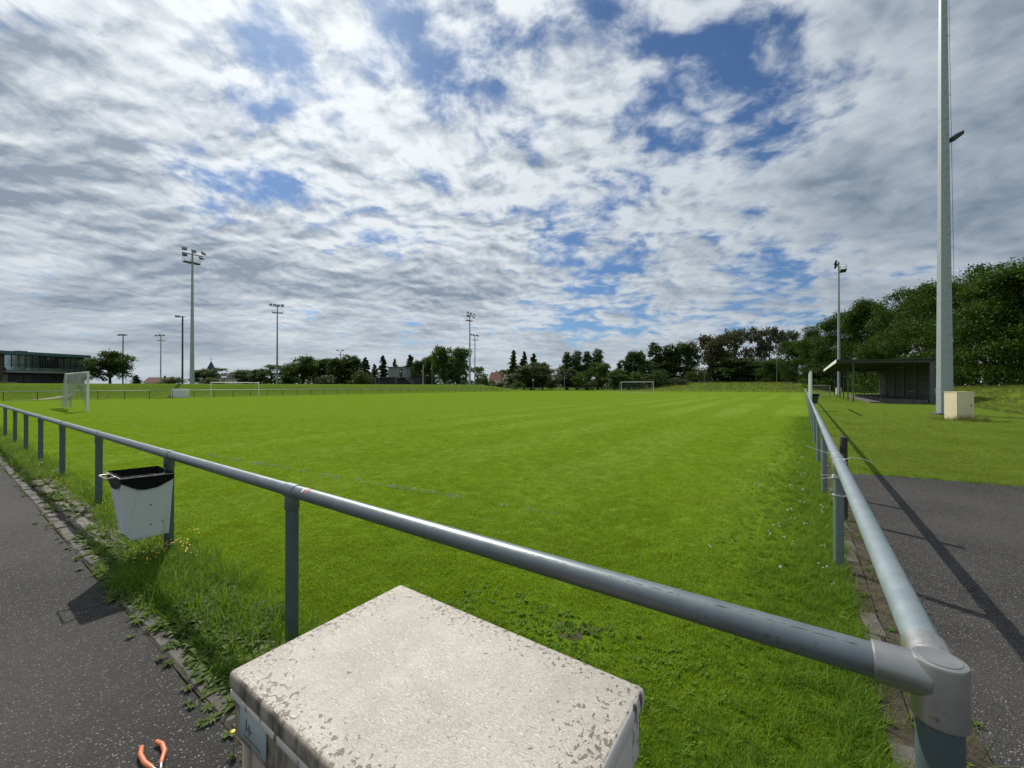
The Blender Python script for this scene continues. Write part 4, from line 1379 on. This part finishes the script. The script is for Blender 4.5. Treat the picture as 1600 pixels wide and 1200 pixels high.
LT = 'trees of the left treeline'
MT = 'trees of the middle grove'
RT = 'trees of the right-hand wall of foliage'
for a in (
    (172, 47, 550, 125, 'round', 'leaf_dark', 'big round dark tree between the clubhouse and the rugby posts', None),
    (130, 26, 560, 150, 'airy', 'leaf_dark', 'thin tree showing just right of the clubhouse roof', None),
    (4, 26, 596, 52, 'bush', 'leaf_dark', 'dark bush cut by the left edge of the frame above the rail', None),
    (213, 12, 586, 230, 'conifer', 'leaf_conifer', 'tiny pointed tree on the skyline right of the rugby posts', None),
    (270, 40, 589, 180, 'bush', 'leaf_mid', 'low bush at the foot of the dark brown floodlight pole', None),
    (318, 30, 577, 250, 'round', 'leaf_dark', 'rounded tree below the spire on its left', LT),
    (338, 30, 575, 245, 'airy', 'leaf_dark', 'loose tree below the spire on its right', LT),
    (334, 36, 590, 200, 'bush', 'leaf_dark', 'dark low bush in front of the spire', LT),
    (384, 30, 578, 215, 'round', 'leaf_mid', 'leftmost rounded tree of the treeline, right of the dark-roofed house', LT),
    (407, 30, 577, 210, 'round', 'leaf_dark', 'second rounded tree of the left treeline, left of the basket mast', LT),
    (424, 34, 570, 205, 'airy', 'leaf_dark', 'spreading dark tree directly behind the basket mast', LT),
    (452, 30, 572, 200, 'round', 'leaf_dark', 'dark tree just right of the basket mast', LT),
    (474, 46, 558, 195, 'round', 'leaf_mid', 'broad domed tree, highest of the left treeline', LT),
    (499, 34, 561, 200, 'round', 'leaf_dark', 'dark tree right of the broad domed one', LT),
    (514, 26, 561, 205, 'tall', 'leaf_dark', 'upright tree left of the distant small mast', LT),
    (505, 32, 586, 165, 'bush', 'leaf_olive', 'olive bush before the left treeline', LT),
    (545, 28, 555, 200, 'tall', 'leaf_mid', 'upright lighter tree just right of the distant small mast', LT),
    (528, 26, 560, 196, 'round', 'leaf_dark', 'dark tree directly behind the distant small mast', LT),
    (558, 24, 557, 196, 'tall', 'leaf_dark', 'slim dark tree left of the narrow conifer', LT),
    (571, 20, 559, 190, 'conifer', 'leaf_conifer', 'narrow dark conifer closing the left treeline', LT),
    (561, 42, 579, 165, 'bush', 'leaf_olive', 'large rounded bush left of the press box', LT),
    (585, 14, 569, 200, 'conifer', 'leaf_conifer', 'small conifer between the bush and the tall conifer left of the cabin', MT),
    (598, 20, 556, 195, 'conifer', 'leaf_conifer', 'tall ragged conifer standing left of the grey cabin', MT),
    (617, 13, 561, 210, 'conifer', 'leaf_conifer', 'conifer top showing above the grey cabin', MT),
    (641, 22, 555, 190, 'conifer', 'leaf_conifer', 'conifer rising right behind the grey cabin', MT),
    (655, 24, 563, 180, 'round', 'leaf_dark', 'dark tree behind the outside stair', MT),
    (673, 26, 556, 178, 'round', 'leaf_dark', 'dark tree left of the two big middle trees', MT),
    (694, 36, 542, 170, 'round', 'leaf_mid', 'left one of the two big middle trees', MT),
    (714, 40, 544, 164, 'round', 'leaf_dark', 'right one of the two big middle trees, next to the tallest mast', MT),
    (746, 24, 573, 215, 'airy', 'leaf_mid', 'loose tree just right of the slimmer middle mast', MT),
    (756, 20, 584, 200, 'bush', 'leaf_mid', 'low bush left of the red roof', MT),
    (775.5, 8, 579, 330, 'conifer', 'leaf_conifer', 'tiny conifer behind the red roof', MT),
    (788, 20, 578, 330, 'round', 'leaf_dark', 'distant tree behind the white gable', MT),
    (786, 30, 594, 190, 'bush', 'leaf_olive', 'low hedge bush in front of the white-gabled house', MT),
    (803, 22, 548, 160, 'conifer', 'leaf_mid', 'tall leafy conifer right of the white-gabled house', MT),
    (819, 18, 550, 165, 'conifer', 'leaf_conifer', 'second tall conifer of the middle grove', MT),
    (834, 20, 553, 165, 'conifer', 'leaf_conifer', 'third pointed conifer of the middle grove', MT),
    (848, 34, 566, 155, 'round', 'leaf_dark', 'rounded tree right of the three conifers', MT),
    (830, 46, 572, 145, 'round', 'leaf_olive', 'broad lighter tree low in front of the three conifers', MT),
    (862, 22, 585, 138, 'bush', 'leaf_olive', 'rounded bush left of the thin pole', MT),
    (808, 26, 596, 135, 'bush', 'leaf_mid', 'low bush at the right foot of the bank', MT),
    (886, 22, 551, 160, 'tall', 'leaf_dark', 'first of four tall bare-stemmed trees left of the facing goal', MT),
    (901, 22, 549, 162, 'tall', 'leaf_dark', 'second of four tall bare-stemmed trees left of the facing goal', MT),
    (918, 22, 550, 160, 'tall', 'leaf_dark', 'third of four tall bare-stemmed trees left of the facing goal', MT),
    (934, 22, 546, 158, 'tall', 'leaf_dark', 'fourth and highest of the tall trees left of the facing goal', MT),
    (940, 34, 567, 150, 'round', 'leaf_mid', 'rounded tree in front of the fourth tall tree', MT),
    (886, 38, 576, 142, 'round', 'leaf_olive', 'lighter rounded tree behind the thin pole', MT),
    (904, 30, 581, 138, 'bush', 'leaf_mid', 'large bush right of the thin pole', MT),
    (925, 26, 594, 134, 'bush', 'leaf_olive', 'low bush left of the facing goal', MT),
    (960, 32, 577, 140, 'round', 'leaf_mid', 'small tree left behind the facing goal', MT),
    (983, 26, 552, 160, 'tall', 'leaf_dark', 'upright dark tree above the left post of the facing goal', MT),
    (968, 20, 566, 175, 'conifer', 'leaf_conifer', 'small pointed tree in the gap left of the facing goal', MT),
    (1000, 30, 548, 158, 'round', 'leaf_dark', 'dark tree directly above the facing goal', MT),
    (1025, 32, 536, 156, 'tall', 'leaf_dark', 'tall dark tree above the right post of the facing goal', MT),
    (1048, 34, 540, 154, 'tall', 'leaf_dark', 'tall dark tree one right of the facing goal', MT),
    (1073, 36, 535, 152, 'round', 'leaf_dark', 'tall dark tree left of the brownish tree', MT),
    (990, 46, 582, 138, 'bush', 'leaf_mid', 'bushes behind the facing goal, left part', MT),
    (1022, 44, 578, 136, 'bush', 'leaf_dark', 'dark bush behind the facing goal, right part', MT),
    (1058, 34, 590, 132, 'bush', 'leaf_grey', 'grey-green bush on the mound right of the facing goal', MT),
    (1086, 40, 575, 136, 'bush', 'leaf_olive', 'pale bush in front of the brownish tree', MT),
    (1117, 46, 525, 148, 'round', 'leaf_brown', 'tall brownish tree behind the end mound', MT),
    (1148, 44, 515, 150, 'airy', 'leaf_grey', 'left one of the tall grey-green trees behind the end mound', MT),
    (1175, 44, 513, 152, 'airy', 'leaf_grey', 'middle one of the tall grey-green trees behind the end mound', MT),
    (1203, 44, 512, 154, 'airy', 'leaf_grey', 'right one of the tall grey-green trees behind the end mound', MT),
    (1232, 34, 517, 158, 'airy', 'leaf_grey', 'last grey-green tree, where the right-hand trees begin', MT),
    (1150, 60, 560, 142, 'round', 'leaf_dark', 'dark undergrowth tree below the left grey-green tree', MT),
    (1196, 56, 566, 140, 'round', 'leaf_dark', 'dark undergrowth tree below the right grey-green tree', MT),
    (1212, 50, 560, 128, 'hedge', 'leaf_hedge', 'low bright tree at the left end of the right-hand foliage, by the street lamp', RT),
    (1246, 56, 532, 118, 'hedge', 'leaf_hedge', 'tree of the right-hand foliage right of the street lamp', RT),
    (1280, 66, 508, 108, 'hedge', 'leaf_hedge', 'tree of the right-hand foliage left of the slim mast', RT),
    (1318, 74, 488, 99, 'hedge', 'leaf_hedge', 'tree of the right-hand foliage directly behind the slim mast', RT),
    (1360, 84, 470, 90, 'hedge', 'leaf_hedge', 'tree rising over the left half of the shelter roof', RT),
    (1405, 96, 455, 78, 'hedge', 'leaf_hedge', 'tree rising over the middle of the shelter roof', RT),
    (1448, 104, 450, 68, 'hedge', 'leaf_hedge', 'tree over the right end of the shelter, left of the big mast', RT),
    (1498, 120, 440, 57, 'hedge', 'leaf_hedge', 'tree directly behind the big octagonal mast', RT),
    (1552, 140, 421, 47, 'hedge', 'leaf_hedge', 'tall tree right of the big mast, above the cream cabinet', RT),
    (1622, 170, 402, 40, 'hedge', 'leaf_hedge', 'nearest tall tree, cut by the right edge of the frame', RT),
    (1296, 60, 560, 104, 'hedge', 'leaf_dark', 'dark low tree in the shade behind the edge-on goal', RT),
):
    tree(*a)

# the wood far behind, one mass of foliage along the skyline
rs = np.random.default_rng(77)
segs = [(330, 770, 285, 1.9, 7.5), (735, 1010, 235, .3, 6.0), (940, 1260, 190, .3, 8.5), (1180, 1700, 150, .3, 8.0)]
cs = []
for (x0, x1, Y, z0, hh) in segs:
    n = int((x1 - x0) / FPX * Y * hh * 5.5)
    px_ = rs.uniform(x0, x1, n); yy = Y + rs.normal(size=n) * 3.0
    edge = np.clip(np.minimum(px_ - x0, x1 - px_) / 25.0, .15, 1)
    top = hh * (.62 + .25 * np.sin(px_ * .11) + .14 * np.sin(px_ * .31 + 1) + .08 * np.sin(px_ * .83)) * edge
    cs.append(np.stack([(px_ - 800) / FPX * yy, yy, z0 - .3 + top * rs.uniform(0, 1, n) ** .75], 1))
cs = np.concatenate(cs)
wd_me = leaf_mesh('far_wood', cs, np.tile([0, -.6, .6], (len(cs), 1)).astype(float), rs.uniform(.6, 1.1, len(cs)), M['leaf_dark'], rs)
tag(link('far_wood', wd_me), 'dark mass of distant woodland closing the horizon behind the trees', 'wood', None, 'stuff')

# ------------------------------------------------------------------ grass and small plants
def blade_verts(base, heading, h, w_, lean, curl, segs):
    """a blade as a folded ribbon, returned as quads (4 verts each)"""
    d = np.array([math.cos(heading), math.sin(heading), 0.0]); s = np.array([-d[1], d[0], 0.0])
    out = []
    pts = []
    for k in range(segs + 1):
        f = k / segs
        pts.append(np.array(base) + d * (lean * f + curl * f * f) * h + np.array([0, 0, h * f * (1 - .35 * curl * f)]))
    for k in range(segs):
        w0 = w_ * (1 - (k / segs) ** 1.6); w1 = w_ * (1 - ((k + 1) / segs) ** 1.6) + .0004
        out.append([pts[k] - s * w0 / 2, pts[k] + s * w0 / 2, pts[k + 1] + s * w1 / 2, pts[k + 1] - s * w1 / 2])
    return out


def tuft(name, n, rad, h0, h1, w_, lean, curl, segs, m, seed):
    rs = random.Random(seed); q = []
    for _ in range(n):
        r_ = rad * math.sqrt(rs.random()); th = rs.uniform(0, 6.28)
        q += blade_verts((r_ * math.cos(th), r_ * math.sin(th), -.004), rs.uniform(0, 6.28), rs.uniform(h0, h1), w_ * rs.uniform(.7, 1.2), rs.uniform(.0, lean), rs.uniform(0, curl), segs)
    co = np.array(q).reshape(-1, 3)
    return fast_mesh(name, co, 4, len(q), m)


def rosette(name, n, ln, w_, m, seed, up=.45):
    """a flat-growing weed: lobed leaves spread round a centre"""
    rs = random.Random(seed); q = []
    for k in range(n):
        th = rs.uniform(0, 6.28); L_ = ln * rs.uniform(.5, 1.1); z_up = rs.uniform(.1, up)
        d = np.array([math.cos(th), math.sin(th), 0.0]); s = np.array([-d[1], d[0], 0.0])
        prof = [.15, .75, 1.0, .70, .1]
        pts = [d * L_ * f + np.array([0, 0, L_ * (z_up * f * 1.6 - z_up * 1.2 * f * f) + .004]) for f in (0, .28, .55, .8, 1.0)]
        for i in range(4):
            wa = w_ * prof[i] * rs.uniform(.8, 1.2); wb = w_ * prof[i + 1]
            q.append([pts[i] - s * wa / 2, pts[i] + s * wa / 2, pts[i + 1] + s * wb / 2, pts[i + 1] - s * wb / 2])
    return fast_mesh(name, np.array(q).reshape(-1, 3), 4, len(q), m)


def flower_proto(name, h, r_, m, seed, ball=False):
    rs = random.Random(seed); mb = MB()
    for k in range(3):
        x, y = rs.uniform(-.04, .04), rs.uniform(-.04, .04); hh = h * rs.uniform(.7, 1.1)
        if ball:
            mb.tube([(x, y, hh - r_), (x, y, hh - r_ * .3), (x, y, hh + r_ * .5), (x, y, hh + r_)], [r_ * .5, r_, r_ * .8, r_ * .2], 7)
        else:
            mb.tube([(x, y, hh - .003), (x, y, hh), (x, y, hh + .004)], [r_ * .4, r_, r_ * .85], 7)
    o = mb.build(name, m); me = o.data; bpy.data.objects.remove(o)
    return me


def scatter(name, pts, rots, scl, meshes, label, cat, seed=0):
    """points that carry copies of a few small meshes: grass nobody could count"""
    rs = np.random.default_rng(seed)
    pc = bpy.data.collections.new(name + '_kinds')
    for k, me in enumerate(meshes):
        pc.objects.link(bpy.data.objects.new(me.name, me))
    n = len(pts)
    me = bpy.data.meshes.new(name)
    me.vertices.add(n); me.vertices.foreach_set('co', np.asarray(pts, np.float32).ravel())
    a = me.attributes.new('rot', 'FLOAT_VECTOR', 'POINT'); a.data.foreach_set('vector', np.asarray(rots, np.float32).ravel())
    a = me.attributes.new('scl', 'FLOAT', 'POINT'); a.data.foreach_set('value', np.asarray(scl, np.float32))
    a = me.attributes.new('kind_index', 'INT', 'POINT'); a.data.foreach_set('value', rs.integers(0, len(meshes), n).astype(np.int32))
    o = link(name, me)
    for m_ in {mm for mesh in meshes for mm in mesh.materials}: me.materials.append(m_)
    ng = bpy.data.node_groups.new(name, 'GeometryNodeTree')
    ng.interface.new_socket('Geometry', in_out='INPUT', socket_type='NodeSocketGeometry')
    ng.interface.new_socket('Geometry', in_out='OUTPUT', socket_type='NodeSocketGeometry')
    N_ = ng.nodes.new
    gi = N_('NodeGroupInput'); go = N_('NodeGroupOutput')
    m2p = N_('GeometryNodeMeshToPoints'); ip = N_('GeometryNodeInstanceOnPoints'); ci = N_('GeometryNodeCollectionInfo')
    ci.inputs['Collection'].default_value = pc; ci.inputs['Separate Children'].default_value = True; ci.inputs['Reset Children'].default_value = True
    def attr(nm, typ):
        nd = N_('GeometryNodeInputNamedAttribute'); nd.data_type = typ; nd.inputs['Name'].default_value = nm
        return next(s for s in nd.outputs if s.enabled)
    lk = ng.links.new
    lk(gi.outputs[0], m2p.inputs['Mesh']); lk(m2p.outputs[0], ip.inputs['Points']); lk(ci.outputs[0], ip.inputs['Instance'])
    ip.inputs['Pick Instance'].default_value = True
    lk(attr('kind_index', 'INT'), ip.inputs['Instance Index'])
    lk(attr('rot', 'FLOAT_VECTOR'), ip.inputs['Rotation']); lk(attr('scl', 'FLOAT'), ip.inputs['Scale'])
    lk(ip.outputs[0], go.inputs[0])
    md = o.modifiers.new('scatter', 'NODES'); md.node_group = ng
    return tag(o, label, cat, None, 'stuff')


def rand_rots(rs, n, tilt=.12):
    return np.stack([rs.normal(size=n) * tilt, rs.normal(size=n) * tilt, rs.uniform(0, 6.283, n)], 1)


def uv_xy(u, v):
    return C0.x + RD.x * u + LD.x * v, C0.y + RD.y * u + LD.y * v


def clear_of_cabinet(u, v):
    return ~((u < -.42) & (u > -.98) & (v > .48) & (v < 1.3))


rs = np.random.default_rng(5)
# mown turf near the camera, thinner and coarser with distance (the sheet below goes on)
m_tufts = [tuft('mown_tuft', 44, .085, .010, .028, .0042, .7, .7, 2, M['grass'], 20 + k) for k in range(5)]
Yc = 1.2 * (24 / 1.2) ** rs.uniform(0, 1, 90000)
Xc = Yc * rs.uniform(-1.55, 1.45, 90000)
dens_keep = np.clip(5.0 / Yc, 0.0, 1.0)
U, V = uv_of(Xc, Yc)
inside = (U > .03) & (V > .02) & (U < 112) & (V < 66)
rough = (U > 8.75) & (V < -.2) & (V > -16)
keep = (inside | rough)
Xc, Yc, U, V = Xc[keep], Yc[keep], U[keep], V[keep]
zc = ground_z(U, V)
fade = np.clip((24 - Yc) / 9.0, .15, 1.0)
sc = np.clip(.8 + Yc * .05, .8, 1.8) * rs.uniform(.75, 1.2, len(Xc))
bare = np.exp(-(((Xc - .38) / .35) ** 2 + ((Yc - 2.62) / .28) ** 2))
is_lawn = V < -.1
ok = (rs.uniform(size=len(Xc)) < fade) & (rs.uniform(size=len(Xc)) > bare * .82)
okp = ok & ~is_lawn; okl = ok & is_lawn
xyz = np.stack([Xc, Yc, zc + .004], 1); rots_ = rand_rots(rs, len(Xc))
scatter('mown_grass', xyz[okp], rots_[okp], sc[okp], m_tufts, 'short bright green mown grass covering the pitch', 'grass', 1)
lawn_tufts = [tuft('lawn_tuft', 40, .085, .012, .036, .0045, .8, .8, 2, M['grass_lawn'], 30 + k) for k in range(4)]
scatter('lawn_grass', xyz[okl], rots_[okl], sc[okl], lawn_tufts, 'duller mown lawn between the asphalt and the shelter on the right', 'grass', 11)
# clover in the unmown corner in front of the camera
cl_ = [rosette('clover', 14, .050, .022, M['clover'], 150 + k, .9) for k in range(4)]
n1 = 2600
u1 = np.concatenate([rs.uniform(.0, 1.3, n1 // 2), rs.uniform(.5, 8, n1 // 2)]); v1 = np.concatenate([rs.uniform(.0, 2.4, n1 // 2), np.abs(rs.normal(0, .5, n1 // 2))])
kc = rs.uniform(size=n1) < np.clip(.6 + .3 * np.sin(u1 * 4.1 + v1 * 2.3) + .3 * np.sin(v1 * 6.7 - u1 * 3), .2, 1)
x_, y_ = uv_xy(u1[kc], v1[kc])
scatter('clover_leaves', np.stack([x_, y_, np.full(len(x_), .012)], 1), rand_rots(rs, len(x_), .2), rs.uniform(.28, .62, len(x_)), cl_, 'clover and small broad leaves mixed into the unmown corner grass', 'clover', 12)

# unmown fringe along both barriers
l_tufts = [tuft('long_tuft', 20, .07, .07, .20, .0058, .55, .9, 4, M['grass_long'], 40 + k) for k in range(5)]
pts = []
n1 = 5200
t1 = .9 + 26 * rs.uniform(0, 1, n1) ** 1.5; u1 = rs.normal(-.12, .20, n1)
k1 = (u1 > -.40) & (u1 < .45) & clear_of_cabinet(u1, t1)
clump = np.sin(t1 * 3.1) * .5 + np.sin(t1 * 7.7 + 1) * .3
k1 &= rs.uniform(size=n1) < np.clip(.62 + clump * .45, .12, 1)
slab = (t1 > 5.8) & (t1 < 10.8) & (u1 < -.12)
k1 &= ~(slab & (rs.uniform(size=n1) < .85))
s1 = rs.uniform(.45, 1.1, n1) * np.where(u1 > .15, .6, 1)
n2 = 3600
u2 = .05 + 24 * rs.uniform(0, 1, n2) ** 1.5; v2 = np.abs(rs.normal(0, .42, n2)) - .06
s2 = np.clip(rs.uniform(.35, .85, n2) * (1 - v2 * .45), .2, 1)
n3 = 1500
u3 = rs.uniform(0, .9, n3); v3 = rs.uniform(0, 2.6, n3)
s3 = rs.uniform(.25, .6, n3) * (1 - u3 * .5)
# a taller stand under the litter bin
n4 = 260
u3 = np.concatenate([u3, rs.normal(-.16, .15, n4).clip(-.46, .2)]); v3 = np.concatenate([v3, rs.normal(4.55, .42, n4)]); s3 = np.concatenate([s3, rs.uniform(.5, 1.15, n4)])
# ragged edge where the lawn meets the asphalt
n5 = 900
w5 = rs.uniform(.4, 11, n5)
u3 = np.concatenate([u3, 8.42 + w5 * .052 + rs.normal(.07, .09, n5)]); v3 = np.concatenate([v3, -w5]); s3 = np.concatenate([s3, rs.uniform(.18, .5, n5)])
uu = np.concatenate([u1[k1], u2, u3]); vv = np.concatenate([t1[k1], v2, v3]); ss = np.concatenate([s1[k1], s2, s3])
x_, y_ = uv_xy(uu, vv)
scatter('long_grass', np.stack([x_, y_, np.full(len(x_), .008)], 1), rand_rots(rs, len(x_), .2), ss, l_tufts, 'unmown long grass fringing the foot of both near barriers', 'grass', 2)

dd_t = [tuft('dead_tuft', 7, .06, .08, .26, .0032, .7, .9, 4, M['grass_dry'], 55 + k) for k in range(3)]
n1 = 420
t1 = .9 + 22 * rs.uniform(0, 1, n1) ** 1.4; u1 = rs.normal(-.2, .16, n1)
k1 = (u1 > -.42) & (u1 < .2) & clear_of_cabinet(u1, t1)
n2 = 260
u2 = rs.uniform(.1, 8.3, n2); v2 = rs.normal(-.16, .12, n2)
uu = np.concatenate([u1[k1], u2]); vv = np.concatenate([t1[k1], v2])
x_, y_ = uv_xy(uu, vv)
scatter('dead_stalks', np.stack([x_, y_, np.full(len(x_), .012)], 1), rand_rots(rs, len(x_), .35), rs.uniform(.4, 1.1, len(x_)), dd_t, 'straw-coloured dead stalks tangled along the kerb and the bare earth strip', 'stalks', 8)

# broad-leaved weeds along the left kerb and in its joints
w_mesh = [rosette('weed', 13, .078, .022, M['weed'], 60 + k) for k in range(3)] + [rosette('weed', 16, .075, .020, M['weed'], 70 + k, .9) for k in range(3)]
n1 = 3000
t1 = .9 + 22 * rs.uniform(0, 1, n1) ** 1.5; u1 = rs.normal(-.27, .14, n1)
k1 = (u1 < .1) & (u1 > -.43) & clear_of_cabinet(u1, t1)
k1 &= rs.uniform(size=n1) < np.clip(.6 + .5 * np.sin(t1 * 2.3 + .6), .1, 1)
slab = (t1 > 5.8) & (t1 < 10.8)
k1 &= ~(slab & (rs.uniform(size=n1) < .6))
t1 = np.concatenate([t1, rs.normal(4.4, .5, 420)]); u1 = np.concatenate([u1, rs.normal(-.24, .12, 420).clip(-.47, .1)]); k1 = np.concatenate([k1, np.ones(420, bool)])
n2 = 170
t2 = 1.2 + 20 * rs.uniform(0, 1, n2) ** 1.3; u2 = -.50 - np.abs(rs.normal(0, .035, n2))
k2 = rs.uniform(size=n2) < np.clip(.5 + .6 * np.sin(t2 * 1.9 + 2), .05, 1)
k2 &= clear_of_cabinet(u2, t2)
n3 = 160
u3 = rs.uniform(.1, 8, n3); v3 = rs.normal(-.25, .10, n3)
uu = np.concatenate([u1[k1], u2[k2], u3]); vv = np.concatenate([t1[k1], t2[k2], v3])
x_, y_ = uv_xy(uu, vv)
ss = np.concatenate([rs.uniform(.6, 1.4, k1.sum()), rs.uniform(.22, .55, k2.sum()), rs.uniform(.2, .5, n3)])
scatter('kerbside_weeds', np.stack([x_, y_, np.full(len(x_), .016)], 1), rand_rots(rs, len(x_), .15), ss, w_mesh, 'leafy green weeds growing along the kerb and in its joints', 'weeds', 3)

# yellow and white flower heads
fy = [flower_proto('yellow_flower', .20, .0075, M['flower_yellow'], 80 + k) for k in range(3)]
n1 = 70
t1 = np.concatenate([rs.normal(4.95, .18, 30), rs.uniform(5.5, 13, 40)]); u1 = np.concatenate([rs.normal(-.05, .12, 30), rs.normal(-.12, .13, 40)])
x_, y_ = uv_xy(u1, t1)
scatter('yellow_flowers', np.stack([x_, y_, np.full(n1, .0)], 1), rand_rots(rs, n1, .1), rs.uniform(.6, 1.2, n1), fy, 'small yellow flowers in the long grass by the white litter bin', 'flowers', 4)
fw = [flower_proto('clover_head', .075, .0075, M['flower_white'], 90 + k, True) for k in range(3)]
n1 = 30
u1 = 1.6 + 8 * rs.uniform(0, 1, n1) ** 1.2; v1 = np.abs(rs.normal(.25, .38, n1)) + .05
x_, y_ = uv_xy(u1, v1)
scatter('clover_flowers', np.stack([x_, y_, np.full(n1, .0)], 1), rand_rots(rs, n1, .1), rs.uniform(.7, 1.2, n1), fw, 'white clover heads in the grass inside the right-hand barrier', 'flowers', 5)

# what is left of the painted goal line, on the blades themselves
ch = [tuft('chalked_tuft', 20, .05, .018, .04, .006, .5, .6, 2, M['chalk'], 110 + k) for k in range(3)]
gl0 = Vector((.62, 5.02, 0)); gl1 = Vector((-7.4, 9.55, 0))
pts = []
for (a, b_, dn) in ((.00, .06, .35), (.09, .13, .25), (.17, .34, .95), (.37, .42, .5), (.45, .52, .75), (.56, .60, .4), (.62, .76, .8), (.80, .86, .5), (.90, .97, .4)):
    for k in range(int((b_ - a) * 9 / .05 * dn * 1.2)):
        f = a + (b_ - a) * rs.uniform()
        q = gl0.lerp(gl1, f)
        pts.append((q.x + rs.normal() * .025, q.y + rs.normal() * .03, .009))
pts = np.array(pts)
scatter('faded_goal_line', pts, rand_rots(rs, len(pts)), rs.uniform(.8, 1.3, len(pts)), ch, 'broken remains of a white painted line across the near turf', 'line', 6)

# rough dry grass on the bank at the right and on the end mound
d_tufts = [tuft('dry_tuft', 22, .22, .18, .55, .012, .5, .7, 3, M['grass_dry'], 120 + k) for k in range(4)]
n1 = 5200
u1 = rs.uniform(22, 75, n1); v1 = -rs.uniform(9.6, 18, n1)
n2 = 3600
u2 = rs.normal(137, 7, n2); v2 = rs.uniform(-18, 46, n2)
n3 = 90
u3 = rs.normal(0, .5, n3); v3 = rs.normal(0, .4, n3)
mx, my = uv_of(20.9, 18.7); u3 = u3 + mx; v3 = v3 + my
uu = np.concatenate([u1, u2, u3]); vv = np.concatenate([v1, v2, v3])
x_, y_ = uv_xy(uu, vv)
ss = np.concatenate([rs.uniform(.3, .75, n1), rs.uniform(.7, 1.5, n2), rs.uniform(.4, .9, n3)])
scatter('rough_grass', np.stack([x_, y_, ground_z(uu, vv) - .01], 1), rand_rots(rs, len(x_), .15), ss, d_tufts, 'rough yellowing grass on the right-hand bank and the far end mound', 'grass', 7)

# two buttercups at the foot of the cabinet
for k, (px_, py_, lb) in enumerate(((366, 1142, 'larger yellow flower beside the left foot of the weathered cabinet'), (384, 1131, 'smaller yellow flower close against the weathered cabinet'))):
    Y = FPX * (CAM_H - .09) / (py_ - HORIZON)
    p = at(px_, Y)
    fl = empty('yellow_flower', p, 0, lb, 'flower')
    MB().tube([(0, 0, .0), (.004, 0, .05), (0, 0, .088)], [.0015, .0013, .001], 5).build('stem', M['weed'], fl)
    hd = MB().tube([(0, 0, .086), (0, 0, .092), (0, 0, .096)], [.004, .011 - .002 * k, .0095 - .002 * k], 9).build('flower_head', M['flower_yellow'], fl)
